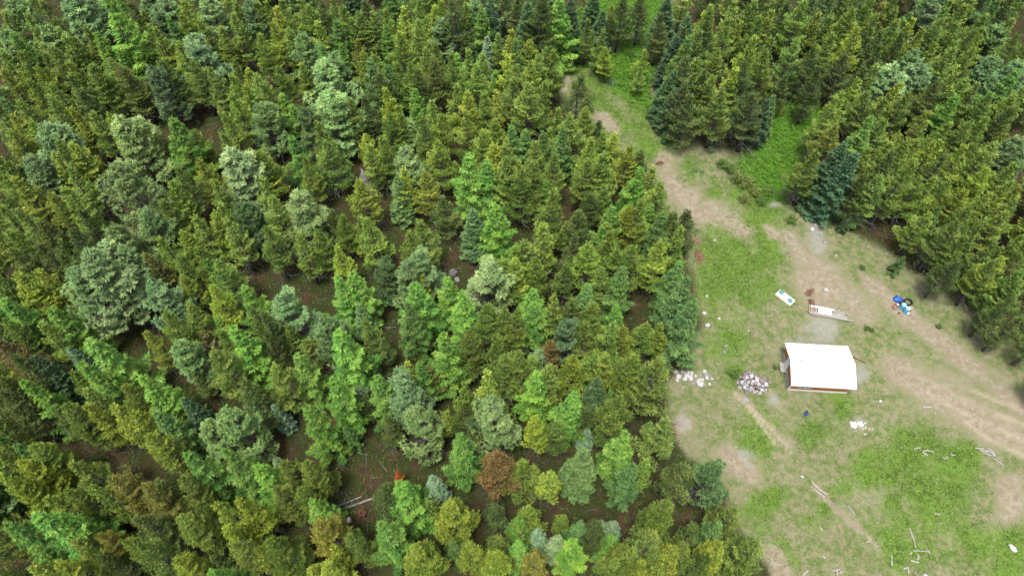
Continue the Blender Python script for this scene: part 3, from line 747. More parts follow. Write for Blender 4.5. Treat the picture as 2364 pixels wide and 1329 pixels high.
# how each landmark is called by its neighbours, and its own label
LAND = {
    1: ('the giant bright larch', 'giant bright larch rising above dark grey-green pines at the top edge'),
    2: ('the forked pale pine', 'broad pale ponderosa pine with forked grey limbs showing through its crown'),
    3: ('the huge pale pine', 'huge pale ponderosa pine, the largest crown in the wood, bare twigs below it'),
    4: ('the dead grey spire', 'leafless dead grey spire of a tree between olive pines'),
    5: ('the pale fluffy pine', 'pale fluffy pine standing alone beside the grey boulder in the wood'),
    6: ('the orange sapling', 'small dead sapling with bright orange needles above the bright larch'),
    7: ('the silver spruce', 'silver-blue young spruce close to the orange sapling'),
    8: ('the twin larch', 'bright pointed larch standing shoulder to shoulder with a grey-green spruce'),
    9: ('the pale-tipped spruce', 'broad green spruce with pale drooping branch tips over a brown needle floor'),
    10: ('the round-tufted pine', 'compact blue-green pine covered in round needle tufts'),
    11: ('the half-dead brown pine', 'half-dead brown pine with bare grey branches spread below its crown'),
    12: ('the meadow-edge larch', 'tall dark larch at the edge of the meadow, above the white boulders'),
    13: ('the broad meadow-edge pine', 'broad olive pine at the edge of the meadow, next to the white boulders'),
    14: ('the lone track pine', 'lone dark olive pine standing at the edge of the grassy upper track'),
    15: ('the blue layered spruce', 'steel-blue layered spruce below the patch of lush green plants'),
    16: ('the needle-pointed pine', 'yellow-green pine with a sharp needle-pointed top in the stand across the track'),
    17: ('the larch by the green patch', 'bright round larch between olive pines above the blue layered spruce'),
    18: ('the ragged blue pine', 'pale blue-green pine with a ragged top, in the stand across the track'),
    19: ('the slim blue-green larch', 'tall slim blue-green larch with a dark foot'),
    20: ('the plumed pale pine', 'pale plumed ponderosa pine in front of two taller ones'),
    21: ('the larch at the track head', 'bright larch with soft outline near the head of the grassy track'),
    22: ('the small tan pine', 'small pine with a tan straw-coloured top'),
    23: ('the rust-coloured pine', 'rust-coloured pine at the edge of the photo, beside a dark spruce'),
    24: ('the broad lime larch', 'broad lime green larch standing over a dark gap of bare branches'),
    25: ('the leaning soft larch', 'soft green larch with a long slanting crown above a dark gap'),
    26: ('the dark blue spruce', 'dark blue rounded spruce beside the brown path of needles'),
    27: ('the bushy gold pine', 'bushy pine with a golden crown, beside another gold-tinged one'),
    28: ('the corner lime larch', 'wide lime green larch near the bottom corner of the wood'),
    29: ('the leaning tufted pine', 'dark tufted pine on a leaning bare trunk near the meadow edge'),
    30: ('the small silver-blue spruce', 'small silver-blue spruce tucked below bushy yellow-green pines'),
    31: ('the lower bright larch', 'bright plump larch below the rotten stump'),
    32: ('the feathery larch', 'feathery bright larch next to the round-tufted blue-green pine'),
    33: ('the pale cone-shaped pine', 'pale cone-shaped ponderosa pine below olive pines'),
    34: ('the pale plume pine', 'pale blue-green plume-like ponderosa pine at the rim of a forest gap'),
    35: ('the slanting larch', 'vivid green larch with a long slanting crown, next to a forest gap'),
    36: ('the yellow-topped pine', 'pine with a yellow top standing beside the bare earth of the track'),
    37: ('the narrow blue larch', 'narrow blue-green larch, the largest of four slim ones in a line'),
    38: ('the pale-tipped dark spruce', 'dark spruce with silvery branch tips between olive pines'),
    39: ('the small rusty pine', 'small rusty brown pine between green ones'),
    40: ('the slanting bright larch', 'bright larch leaning outward in the stand across the track'),
    41: ('the top-edge larch', 'bright larch at the top edge in the stand across the track'),
    43: ('the upright vivid larch', 'vivid green larch below the giant bright larch'),
    44: ('the dark rounded pine', 'dark blue-green rounded ponderosa pine under the giant bright larch'),
    45: ('the pale pine with side lobes', 'pale ponderosa pine with broad side lobes, next to the slanting larch'),
    46: ('the pine at the track bend', 'dark yellow-green pine standing foremost where the track bends by the green patch'),
    47: ('the double bright larch', 'large bright larch with a smaller one pressed against it'),
}
EXTRA_LAND = []     # (ref, px, py) of things that are no trees
TO_LABEL = []       # (object, look, px, py)

ORD = ['', 'second ', 'third ', 'fourth ', 'fifth ', 'sixth ', 'seventh ', 'eighth ', 'ninth ', 'tenth ', 'eleventh ', 'twelfth ']
DIRS = ['right of', 'above right of', 'above', 'above left of', 'left of', 'below left of', 'below', 'below right of']
def label_all():
    marks = [(LAND[t[4]][0], t[0], t[1]) for t in TREES if t[4]] + EXTRA_LAND
    by = {}
    for o, look, x, y in TO_LABEL: by.setdefault(look, []).append((o, x, y))
    for look, L in by.items():
        best = {}
        for ref, mx, my in marks:
            sec = {}
            for i, (o, x, y) in enumerate(L):
                d = math.hypot(x - mx, y - my)
                if d < 4: continue
                a = math.degrees(math.atan2(my - y, x - mx)) % 360
                s = int(((a + 22.5) % 360) // 45)
                off = abs((a - s * 45 + 180) % 360 - 180)
                sec.setdefault(s, []).append((d, off, i))
            for s, q in sec.items():
                q.sort()
                for r, (d, off, i) in enumerate(q[:12]):
                    sc = d + 90 * r + 2.5 * off
                    if i not in best or sc < best[i][0]: best[i] = (sc, r, s, ref)
        for i, (o, x, y) in enumerate(L):
            sc, r, s, ref = best[i]
            o['label'] = f"{ORD[r]}{look} {DIRS[s]} {ref}" if r else f"first {look} {DIRS[s]} {ref}"

NEED = ('trunk', 'branches', 'crown')
def plant(px, py, code, hm, lm, plan=False):
    pr, name, cat, look, col, h0, wf = KIND[code]
    rnd = random.Random(int(px * 31 + py * 17)); rg = np.random.default_rng(int(abs(px) * 13 + abs(py) * 7))
    h = h0 * hm * rnd.uniform(0.96, 1.04) * (1 + 0.22 * min(max((py - 550) / 600, 0), 1))
    if px > 1980 and 400 < py < 800: h *= 0.86
    x, y = at(px, py, h)
    if code == 'P' and hm > 1.05: pr = 'big'; wf = 1.0; h = 13.0 * hm / 1.15
    P = PROTO[pr][int(rg.integers(len(PROTO[pr])))]
    rz = rnd.uniform(0, 6.283)
    s = h / P['H']
    ext = 1 + 0.22 * min(max((py - 550) / 600, 0), 1)
    w = s / ext ** 1.3 * wf * (1.16 if py < 520 else 1.06) * rnd.uniform(0.9, 1.08)
    if hm < 0.8: w *= 1.12
    v = rnd.uniform(0.74, 1.16); hu = rnd.uniform(-0.1, 0.06)
    c = (col[0] * v * (1 + hu), col[1] * v, col[2] * v * rnd.uniform(0.85, 1.2), 1)
    if px > 1560 and py < 720: c = (c[0] * 0.93, c[1] * 0.95, c[2], 1)
    if plan: return P, (x, y, gzf(x, y) - 0.05), rz, (w, w, s), c
    root = link(name, None, None, (x, y, gzf(x, y) - 0.05), (0, 0, rz))
    root.scale = (w, w, s)
    root['category'] = cat; root['group'] = {'larch': 'larches in the forest', 'lodgepole_pine': 'lodgepole pines in the forest', 'ponderosa_pine': 'ponderosa pines in the forest'}.get(name, 'spruces and odd trees in the forest')
    for k in NEED:
        ch = link(k, P[k], root)
        if k == 'crown': ch.color = c
        if k == 'branches': ch['kind'] = 'stuff'
    if lm: root['label'] = LAND[lm][1]
    else: TO_LABEL.append((root, look, px, py))
    return root
BACK = {1,2,7,9,12,14,16,17,21,24,27,28,34,35,38,39,44,46,49,53,54,55,56,57,62,64,65,66,72,74,76,77,78,82,85,86,87,88,90,91,92,93,94,95,96,97,101,103,104,105,109,111,112,113,116,122,129,131,132,133,134,135,139,141,142,146,147,150,156,159,160,162,165,172,173,177,178,180,181,182,190,191,197,198,199,200,202,203,205,206,207,208,211,214,215,216,222,223,227,228,229,230,233,234,235,241,242,243,252,253,255,256,257,259,260,261,262,263,264,267,268,269,270,272,274,275,277,284,285,286,288,293,295,299,301,302,304,306,313,314,315,317,318,319,321,322,323,330,334,335,336,337,338,340,344,356,361,375,376,379,388,389,394,400,401,404,414,417,423,429,430,434,435,441,443,444,446,448,454,459,461,462,466,468,478,482,486,488,491,493,495,497,498,506,510,515,531,555,560,563,565,569,588,593,594,596,602,605,607,608,621,624,630,642,645,650,661,670,678,683,684,694,699,707,721,726,732,744,750,752,757,758,760,764,780,781,783,784,786,787,788,789,790,791,793,794,795,797,805,813,817,819,820,821,822,823,827,829,831,833}   # the pines that show least, past the three hundred largest
GONE = {19,100,107,136,176,245,333,407,422,527,543,564,587,638,715,729,754,756,765,766,767,768,769,770,771,772,773,774,775,776,777,778,779,782,785,796,798,799,801,803,806,807,809,811,814,815,824,826,828,830}   # wholly hidden behind others
ROOTS = [None if i in BACK or i in GONE else plant(*t) for i, t in enumerate(TREES)]

def mesh_arrays(me):
    v = np.empty(len(me.vertices) * 3, np.float32); me.vertices.foreach_get('co', v)
    return v.reshape(-1, 3)

def back_forest():
    AV, AT, AC = [], [], []; TV, TF = [], []; nb = 0
    q = random.Random(11); beyond = []
    for _ in range(62): beyond.append((q.uniform(-420, -90), q.uniform(-120, 1420)))
    for _ in range(40): beyond.append((q.uniform(2450, 2760), q.uniform(-120, 840)))
    for _ in range(46): beyond.append((q.uniform(-300, 2600), q.uniform(-190, -100)))
    for _ in range(22): beyond.append((q.uniform(-200, 1750), q.uniform(1440, 1580)))
    todo = [(TREES[i][:4], False) for i in sorted(BACK)] + [((x, y, q.choice('yyyoolp'), 1.0), True) for x, y in beyond if not 1330 < x < 1560]
    for (px, py, code, hm), far in todo:
        root = plant(px, py, code, hm, None, True)
        P, (x, y, z), rz, (sx, sy, sz), c = root
        ca, sa = math.cos(rz), math.sin(rz)
        def place(v):
            return np.stack([(v[:, 0] * ca - v[:, 1] * sa) * sx + x, (v[:, 0] * sa + v[:, 1] * ca) * sy + y, v[:, 2] * sz + z], -1)
        if not P.get('_v'): P['_v'] = [mesh_arrays(P['crown']), np.array([d.value for d in P['crown'].attributes['tone'].data], np.float32)]
        v, tn = P['_v']
        pick = np.arange(len(v) // 3) % 5 < (2 if far else 3)
        w = v.reshape(-1, 3, 3)[pick]; mid = (w[:, 0] + w[:, 1]) / 2
        wk = 2.2 if far else 1.5
        w = np.stack([mid + (w[:, 0] - mid) * wk, mid + (w[:, 1] - mid) * wk, w[:, 2]], 1).reshape(-1, 3)
        AV.append(place(w)); AT.append(tn.reshape(-1, 3)[pick].reshape(-1)); AC.append(np.tile(np.array(c[:3], np.float32), (len(w), 1)))
        t = mesh_arrays(P['trunk']); k = 7
        TV.append(place(t)); TF.append(np.array([(r * k + q, r * k + (q + 1) % k, (r + 1) * k + (q + 1) % k, (r + 1) * k + q) for r in range(len(t) // k - 1) for q in range(k)]) + nb); nb += len(t)
    if not AV: return
    root = link('forest', None); struct(root, 'stuff')
    V = np.concatenate(AV)
    o = link('crowns', mesh_np('forest_crowns', V, np.arange(len(V)).reshape(-1, 3), M['needles_mass'], False, {'tone': np.concatenate(AT), 'leaf': np.concatenate(AC)}), root); struct(o, 'stuff')
    o = link('trunks', mesh_np('forest_trunks', np.concatenate(TV), np.concatenate(TF), M['bark'], True), root); struct(o, 'stuff')
back_forest()

# ------------------------------------------------------------------ shared materials for the yard
M['white_metal'] = mat_plain('white_roof_metal', (0.42, 0.43, 0.44), 0.45, 0.03, 3, spec=0.5)
M['siding'] = mat_plain('orange_wood_siding', (0.34, 0.135, 0.035), 0.65, 0.3, 9)
M['concrete'] = mat_plain('concrete', (0.273, 0.273, 0.280), 0.9, 0.2, 5)
M['whitewash'] = mat_plain('whitewashed_concrete', (0.55, 0.55, 0.54), 0.9, 0.15, 5)
M['white_paint'] = mat_plain('white_paint', (0.540, 0.562, 0.578), 0.6, 0.1, 4)
M['glass'] = mat_plain('window_glass', (0.04, 0.05, 0.06), 0.05, 0.1, 2, spec=0.8)
M['dark'] = mat_plain('dark_eave', (0.12, 0.09, 0.07), 0.8, 0.2, 4)
M['grey_wood'] = mat_plain('weathered_wood', (0.198, 0.180, 0.162), 0.9, 0.3, 12)
M['pale_wood'] = mat_plain('pale_bleached_wood', (0.21, 0.2, 0.18), 0.85, 0.2, 10)
M['red_wood'] = mat_plain('raw_brown_wood', (0.216, 0.132, 0.090), 0.85, 0.3, 10)
M['white_sheet'] = mat_plain('white_sheet', (0.527, 0.510, 0.484), 0.6, 0.05, 4)
M['teal'] = mat_plain('teal_plastic', (0.060, 0.162, 0.162), 0.5, 0.15, 6)
M['sky_plastic'] = mat_plain('light_blue_plastic', (0.078, 0.240, 0.372), 0.4, 0.12, 6)
M['sky_plastic_top'] = mat_plain('paler_blue_plastic', (0.195, 0.390, 0.507), 0.45, 0.1, 6)  # barrel tops: a paler blue than the bodies
M['blue_tarp'] = mat_plain('blue_tarp', (0.018, 0.072, 0.300), 0.45, 0.35, 6)
M['black'] = mat_plain('black_plastic', (0.015, 0.016, 0.02), 0.5, 0.2, 6)
M['tan'] = mat_plain('tan_canvas', (0.252, 0.204, 0.144), 0.85, 0.25, 6)
M['mint'] = mat_plain('pale_green_plastic', (0.270, 0.372, 0.312), 0.5, 0.1, 6)
M['navy'] = mat_plain('navy_cloth', (0.025, 0.04, 0.11), 0.85, 0.4, 8)
M['rock'] = mat_plain('grey_rock', (0.156, 0.150, 0.153), 0.9, 0.3, 4, bump=0.4)
M['white_rock'] = mat_plain('white_rock', (0.277, 0.271, 0.257), 0.9, 0.25, 4, bump=0.4)
M['block_pale'] = mat_plain('pale_stone_block', (0.27, 0.26, 0.27), 0.9, 0.2, 5)
M['block_brown'] = mat_plain('brownish_stone_block', (0.14, 0.115, 0.11), 0.9, 0.3, 5)
M['dark_rock'] = mat_plain('dark_rock', (0.102, 0.096, 0.096), 0.9, 0.4, 4, bump=0.5)
M['block'] = mat_plain('grey_stone_block', (0.180, 0.171, 0.180), 0.9, 0.2, 5)
M['rust_needles'] = mat_plain('rust_dead_needles', (0.13, 0.06, 0.035), 0.9, 0.4, 8)
M['rotten'] = mat_plain('rotten_red_wood', (0.084, 0.036, 0.021), 0.95, 0.5, 8, bump=0.8)
M['log'] = mat_plain('grey_log', (0.180, 0.168, 0.156), 0.9, 0.35, 5)
M['plaster'] = mat_plain('white_plaster', (0.4, 0.4, 0.39), 0.7, 0.05, 4)

# ------------------------------------------------------------------ the cabin
def cabin():
    L, D, ze, zr, ox, oy = 7.5, 5.58, 2.28, 3.13, 0.37, 0.42
    x0, y0 = at(1827, 889, ze); yaw = -0.064
    g = gzf(x0 + 3, y0 + 2)
    root = thing('cabin', 'small cabin with a bright white metal gable roof and orange wood walls in the clearing', 'cabin', (x0, y0, g), yaw)
    wx0, wx1, wy0, wy1 = ox, L - ox, oy, D - oy
    m = MB(); m.box(wx0, wy0, -0.5, wx1, wy1, 0.45); link('foundation', m.mesh('foundation', M['whitewash']), root)
    fnd = MB(); fnd.box(wx0 - 0.03, wy0 + 0.25, -0.5, wx0 - 0.003, wy1, 0.82); link('skirting', fnd.mesh('skirting', M['concrete']), root)
    m = MB()   # wall core with gables
    zt = ze - 0.12
    gx = (zr - ze) / (D / 2)
    top = ze + gx * oy - 0.06; pk = zr - 0.08
    e = 0.03
    prof = [(wy0 + e, 0.45), (wy1 - e, 0.45), (wy1 - e, top), (D / 2, pk), (wy0 + e, top)]
    m.add([(wx0 + e, a, b) for a, b in prof] + [(wx1 - e, a, b) for a, b in prof],
          [(4, 3, 2, 1, 0), (5, 6, 7, 8, 9)] + [(i, (i + 1) % 5, 5 + (i + 1) % 5, 5 + i) for i in range(5)])
    link('wall', m.mesh('wall', M['dark']), root)
    # siding boards, each its own piece
    bw = 0.205
    n = int((wx1 - wx0) / bw)
    bw = (wx1 - wx0) / n
    fb = MB(); fb.box(0.006, 0, 0.45, bw - 0.006, e, top); bm = fb.mesh('siding_board', M['siding'])
    for i in range(n):
        xx = wx0 + i * bw
        if 1.0 + 0.0 < xx + bw - wx0 < 2.35 and False: continue
        link('siding_board', bm, root, (xx, wy0 - 0.001 * (i % 3), 0))
        link('siding_board', bm, root, (xx, wy1 - e + 0.001 * (i % 3), 0))
    n2 = int((wy1 - wy0 - 0.06) / 0.2); b2 = (wy1 - wy0 - 0.06) / n2
    for i in range(n2):
        ya = wy0 + 0.03 + i * b2; yb = ya + b2
        def zt_(y): return (zr - 0.06) - abs(y - D / 2) * gx
        for xa, xb in ((wx0 - 0.001 * (i % 3), wx0 + e), (wx1 - e, wx1 + 0.001 * (i % 3))):
            q = MB(); a, b = ya + 0.006, yb - 0.006
            q.add([(xa, a, 0.46), (xb, a, 0.46), (xb, b, 0.46), (xa, b, 0.46), (xa, a, zt_(a)), (xb, a, zt_(a)), (xb, b, zt_(b)), (xa, b, zt_(b))],
                  [(0,3,2,1),(4,5,6,7),(0,1,5,4),(1,2,6,5),(2,3,7,6),(3,0,4,7)])
            link('siding_board', q.mesh('siding_board', M['siding']), root)
    for xx in (wx0 - 0.05, wx1 + 0.01):
        q = MB(); q.box(xx, wy0 - 0.04, 0.0, xx + 0.12 if xx < 1 else xx + 0.04, wy0 + 0.16, top + 0.02)
        link('corner_trim', q.mesh('corner_trim', M['white_paint']), root)
    # roof: two ribbed metal slopes, ridge cap, fascia
    def slope(front):
        q = MB()
        ya, yb = (0.0, D / 2) if front else (D, D / 2)
        nr = 16
        xs = []
        for i in range(nr + 1):
            c = L * i / nr
            xs += [(c - 0.04, 0), (c - 0.02, 0.045), (c + 0.02, 0.045), (c + 0.04, 0)] if 0 < i < nr else [(c, 0)]
        vs = []; fs = []
        for (yy, zz) in ((ya, ze), (yb, zr)):
            for th in (0, -0.05):
                for (xx, up) in xs: vs.append((xx, yy, zz + (up if th == 0 else 0) + th))
        k = len(xs)
        for i in range(k - 1):
            fs.append((i, i + 1, 2 * k + i + 1, 2 * k + i)); fs.append((k + i, 3 * k + i, 3 * k + i + 1, k + i + 1)); fs.append((i, k + i, k + i + 1, i + 1))
        fs.append((0, 2 * k, 3 * k, k)); fs.append((k - 1, 2 * k - 1, 4 * k - 1, 3 * k - 1))
        q.add(vs, fs)
        return q.mesh('roof_panel', M['white_metal'])
    link('roof_panel', slope(True), root); link('roof_panel', slope(False), root)
    q = MB(); h = 0.16
    q.add([(-0.01, D/2 - h, zr - h*gx + 0.03), (-0.01, D/2, zr + 0.035), (-0.01, D/2 + h, zr - h*gx + 0.03), (L + 0.01, D/2 - h, zr - h*gx + 0.03), (L + 0.01, D/2, zr + 0.035), (L + 0.01, D/2 + h, zr - h*gx + 0.03)],
          [(0, 3, 4, 1), (1, 4, 5, 2)])
    link('ridge_cap', q.mesh('ridge_cap', M['white_metal']), root)
    for ya, yb in ((0.0, 0.03), (D - 0.03, D)):
        q = MB(); q.box(0.02, ya, ze - 0.17, L - 0.02, yb, ze - 0.055); link('fascia', q.mesh('fascia', M['white_paint']), root)
    q = MB(); q.lathe([(0.05, -0.1), (0.05, 0.3), (0.075, 0.3), (0.075, 0.36), (0.02, 0.4)], 12)
    link('vent_pipe', q.mesh('vent_pipe', M['concrete'], True), root, (1.25, D / 2 - 0.1, zr))
    # front window: frame, sashes, panes
    wl, wr, wb, wt = wx0 + 1.05, wx0 + 2.3, 1.0, 1.85
    f = MB()
    for bx in ((wl - .07, wb - .07, wr + .07, wb), (wl - .07, wt, wr + .07, wt + .07), (wl - .07, wb, wl, wt), (wr, wb, wr + .07, wt), ((wl + wr) / 2 - .03, wb, (wl + wr) / 2 + .03, wt)):
        f.box(bx[0], wy0 - 0.05, bx[1], bx[2], wy0 - 0.004, bx[3])
    fo = link('window', f.mesh('window_frame', M['white_paint']), root)
    for a, b in ((wl, (wl + wr) / 2 - .03), ((wl + wr) / 2 + .03, wr)):
        p = MB(); p.box(a, wy0 - 0.03, wb, b, wy0 - 0.005, wt); link('pane', p.mesh('pane', M['glass']), fo)
    # gable door
    dm = MB(); dm.box(wx0 - 0.06, D / 2 + 0.1, 0.5, wx0 - 0.004, D / 2 + 1.0, 2.45); do = link('door', dm.mesh('door', M['white_paint']), root)
    hm = MB(); hm.box(wx0 - 0.11, D / 2 + 0.2, 1.4, wx0 - 0.062, D / 2 + 0.26, 1.46); link('handle', hm.mesh('handle', M['black']), do)
    return root
CAB = cabin()
EXTRA_LAND.append(('the cabin', 1895, 845))

def gpos(px, py, up=0.0):
    x, y = at(px, py, 0.0)
    return (x, y, gzf(x, y) + up)

def step_block():
    t = thing('doorstep', 'pale wooden doorstep box against the gable side of the cabin', 'step', gpos(1807, 852), -0.064)
    m = MB(); m.box(-0.42, -0.55, -0.1, 0.3, 0.62, 0.5); link('riser', m.mesh('riser', M['grey_wood']), t)
    for i in range(5):
        m = MB(); m.box(-0.46, -0.6 + i * 0.25, 0.5, 0.3, -0.37 + i * 0.25, 0.54); link('plank', m.mesh('plank', M['pale_wood']), t)
step_block()

# ------------------------------------------------------------------ slab with lids
def slab():
    a = np.array(at(1799, 668)); b = np.array(at(1829, 691)); 
    c = np.array(at(1812, 687.5)); yaw = math.atan2(b[1] - a[1], b[0] - a[0])
    t = thing('septic_tank', 'white concrete slab with two round teal lids lying in the grass above the lumber', 'tank', (c[0], c[1], gzf(*c)), yaw)
    m = MB(); m.box(-1.15, -0.52, -0.2, 1.15, 0.52, 0.18); link('slab', m.mesh('slab', M['white_sheet']), t)
    for dx, dy in ((-0.78, 0.2), (0.72, -0.02)):
        m = MB(); m.lathe([(0.31, 0), (0.33, 0.02), (0.33, 0.14), (0.29, 0.17), (0.27, 0.165), (0.25, 0.19), (0.02, 0.2)], 22)
        lid = link('lid', m.mesh('lid', M['teal'], False), t, (dx, dy, 0.18))
        h = MB(); h.box(-0.1, -0.02, 0.195, 0.1, 0.02, 0.235); link('handle', h.mesh('handle', M['teal']), lid)
    m = MB(); m.box(-0.16, -0.1, 0, 0.16, 0.1, 0.12)
    q = link('brick', m.mesh('brick', M['red_wood']), None, (c[0] - 0.95, c[1] + 0.05, gzf(*c) + 0.0), (0, 0, 0.4)); tag(q, 'reddish block lying against the end of the white slab with teal lids', 'block')
slab()
EXTRA_LAND.append(('the slab with teal lids', 1812, 687))

# ------------------------------------------------------------------ lumber
def plank_mesh(l, w, h, mat, nm='plank'):
    m = MB(); m.box(-l / 2, -w / 2, 0, l / 2, w / 2, h); return m.mesh(nm, mat)

def lumber():
    c = np.array(at(1908, 722)); a = np.array(at(1868, 716)); b = np.array(at(1950, 731))
    yaw = math.atan2(b[1] - a[1], b[0] - a[0]) + 0.03
    g = gzf(*c)
    t = thing('lumber_stack', 'stack of weathered boards and beams lying between the slab with teal lids and the cabin', 'lumber stack', (c[0], c[1], g), yaw)
    rg = random.Random(3)
    def pl(l, w, h, x, y, z, rz, mat, nm='plank'):
        return link(nm, plank_mesh(l, w, h, M[mat], nm), t, (x, y, z), (rg.uniform(-.02, .02), 0, rz))
    for i, xx in enumerate((-2.1, -0.2, 1.6)): pl(1.6, 0.12, 0.12, xx, 0, -0.02, math.pi / 2, 'grey_wood', 'bearer')
    for i in range(4): pl(4.2 + rg.uniform(-.3, .5), 0.16, 0.1, 0.2 + rg.uniform(-.2, .4), -0.72 + i * 0.14, 0.1 + (i % 2) * 0.06, rg.uniform(-.02, .02), ['grey_wood', 'pale_wood'][i % 2])
    pl(5.0, 0.12, 0.1, 0.55, -0.7, 0.26, -0.05, 'pale_wood'); pl(4.6, 0.14, 0.08, 0.0, -0.45, 0.22, -0.02, 'grey_wood')
    for i in range(6): pl(0.95, 0.17, 0.09, -2.15 + i * 0.27, 0.05, 0.12, math.pi / 2 + rg.uniform(-.06, .06), ['red_wood', 'pale_wood'][i % 2], 'crosspiece')
    pl(2.9, 0.2, 0.06, -0.55, 0.52, 0.2, -0.03, 'white_sheet')
    for i in range(7): pl(1.6 + rg.uniform(-.4, .5), 0.12, 0.07, 1.35 + rg.uniform(-.2, .4), -0.3 + i * 0.12, 0.12 + (i % 3) * 0.06, rg.uniform(-.1, .1), ['grey_wood', 'pale_wood', 'grey_wood'][i % 3])
    pl(1.0, 0.12, 0.08, 0.62, 0.1, 0.16, math.pi / 2, 'red_wood', 'crosspiece')
    s = link('panel', plank_mesh(1.65, 0.85, 0.05, M['white_sheet'], 'panel'), None, (c[0] - 0.28 * math.cos(yaw), c[1] - 0.28 * math.sin(yaw) + 0.06, g + 0.24), (0, 0, yaw))
    tag(s, 'white sheet panel lying on top of the weathered lumber stack', 'panel')
lumber()
EXTRA_LAND.append(('the lumber stack', 1908, 722))

# ------------------------------------------------------------------ the heap by the track
def crumple(name, sx, sy, sz, mat, seed, n=10):
    rg = np.random.default_rng(seed)
    V = []; F = []
    for i in range(n + 1):
        for j in range(2 * n):
            th = math.pi * 0.5 * i / n; ph = math.pi * j / n
            r = 1 + 0.22 * rg.normal() * (1 if i else 0)
            V.append((sx * math.sin(th) * math.cos(ph) * r, sy * math.sin(th) * math.sin(ph) * r, sz * math.cos(th) * (1 + 0.2 * rg.normal()) if i < n else 0))
    for i in range(n):
        for j in range(2 * n):
            a = i * 2 * n + j; b = i * 2 * n + (j + 1) % (2 * n)
            F.append((a, a + 2 * n, b + 2 * n, b))
    return mesh_np(name, V, F, mat)

def yard_heap():
    for i, (px, py) in enumerate(((2080.5, 711), (2089.5, 719))):
        t = thing('barrel', ['light blue plastic barrel standing beside the blue tarp bundle', 'light blue plastic barrel next to the pale green jug'][i], 'barrel', gpos(px, py), 0.3, 'blue barrels by the track')
        m = MB(); m.lathe([(0.27, 0), (0.29, 0.02), (0.29, 0.28), (0.305, 0.3), (0.29, 0.32), (0.29, 0.6), (0.305, 0.62), (0.29, 0.64), (0.29, 0.86), (0.27, 0.88)], 24)
        link('body', m.mesh('barrel_body', M['sky_plastic'], False), t)
        m = MB(); m.lathe([(0.285, 0.881), (0.285, 0.92), (0.25, 0.92), (0.245, 0.9), (0.02, 0.9)], 24); top = link('lid', m.mesh('barrel_lid', M['sky_plastic_top']), t)
        m = MB(); m.lathe([(0.04, 0.9), (0.04, 0.935), (0.01, 0.935)], 10, (0.15, 0, 0)); link('bung', m.mesh('bung', M['white_paint']), top)
    x, y, z = gpos(2094, 699)
    m = MB()
    pts = []; nn = 7 * 22
    for i in range(nn):
        a = 2 * math.pi * i / 22; r = 0.52 + 0.05 * math.sin(i * 1.7); pts.append((r * math.cos(a), r * math.sin(a) * 0.9, 0.05 + 0.055 * (i / 22) + 0.02 * math.sin(i * .9)))
    m.tube(pts, 0.045, 6)
    tag(link('hose_coil', m.mesh('hose_coil', M['black'], True), None, (x, y, z)), 'black coil of plastic pipe lying behind the two light blue barrels', 'hose')
    o = link('tarp_bundle', crumple('tarp_bundle', 0.6, 0.42, 0.4, M['blue_tarp'], 4), None, gpos(2073, 692), (0, 0, -0.3)); tag(o, 'crumpled bright blue tarp bundle beside the black pipe coil', 'tarp')
    o = link('black_bag', crumple('black_bag', 0.42, 0.4, 0.35, M['black'], 5), None, gpos(2083, 698), (0, 0, 0.6)); tag(o, 'black plastic bag between the blue tarp and the barrels', 'bag')
    o = link('canvas_sack', crumple('canvas_sack', 0.36, 0.28, 0.32, M['tan'], 6), None, gpos(2103, 712), (0, 0, 0.2)); tag(o, 'tan canvas sack beside the light blue barrels', 'sack')
    t = thing('bucket', 'white bucket standing next to the brown crate by the barrels', 'bucket', gpos(2070.5, 705.5))
    m = MB(); m.lathe([(0.13, 0), (0.16, 0.34), (0.17, 0.34), (0.17, 0.37), (0.155, 0.37), (0.14, 0.1), (0.01, 0.1)], 18); link('body', m.mesh('bucket_body', M['white_sheet']), t)
    m = MB(); m.tube([(0.17 * math.cos(a), 0.02, 0.36 + 0.12 * math.sin(a)) for a in np.linspace(0, math.pi, 8)], 0.008, 5); link('handle', m.mesh('bucket_handle', M['grey_wood']), t)
    t = thing('crate', 'brown wooden crate at the track side of the barrels', 'crate', gpos(2065, 709), 0.5)
    for i in range(3):
        for (a, b, c, d) in ((-.3, -.22, .3, -.2), (-.3, .2, .3, .22), (-.3, -.2, -.28, .2), (.28, -.2, .3, .2)):
            m = MB(); m.box(a, b, 0.02 + i * 0.12, c, d, 0.12 + i * 0.12); link('slat', m.mesh('slat', M['red_wood']), t)
    m = MB(); m.box(-.28, -.2, 0.01, .28, .2, 0.03); link('bottom', m.mesh('crate_bottom', M['red_wood']), t)
    t = thing('jug', 'pale green plastic jug in front of the light blue barrels', 'jug', gpos(2095, 725))
    m = MB(); m.lathe([(0.15, 0), (0.17, 0.03), (0.17, 0.28), (0.07, 0.38), (0.05, 0.4)], 16); link('body', m.mesh('jug_body', M['mint'], True), t)
    m = MB(); m.lathe([(0.055, 0.4), (0.055, 0.45), (0.01, 0.455)], 12); link('cap', m.mesh('jug_cap', M['white_paint']), t)
    m = MB(); m.box(-.12, -.09, 0, .12, .09, .16); o = link('black_box', m.mesh('black_box', M['black']), None, gpos(2075, 723), (0, 0, .5)); tag(o, 'little black box on the ground in front of the barrels', 'box')
    o = link('cloth_bundle', crumple('cloth_bundle', 0.35, 0.22, 0.2, M['navy'], 8), None, gpos(1860, 955), (0, 0, 0.9)); tag(o, 'navy blue crumpled cloth lying in the grass in front of the cabin', 'cloth')
yard_heap()
EXTRA_LAND.append(('the blue barrels', 2084, 708))

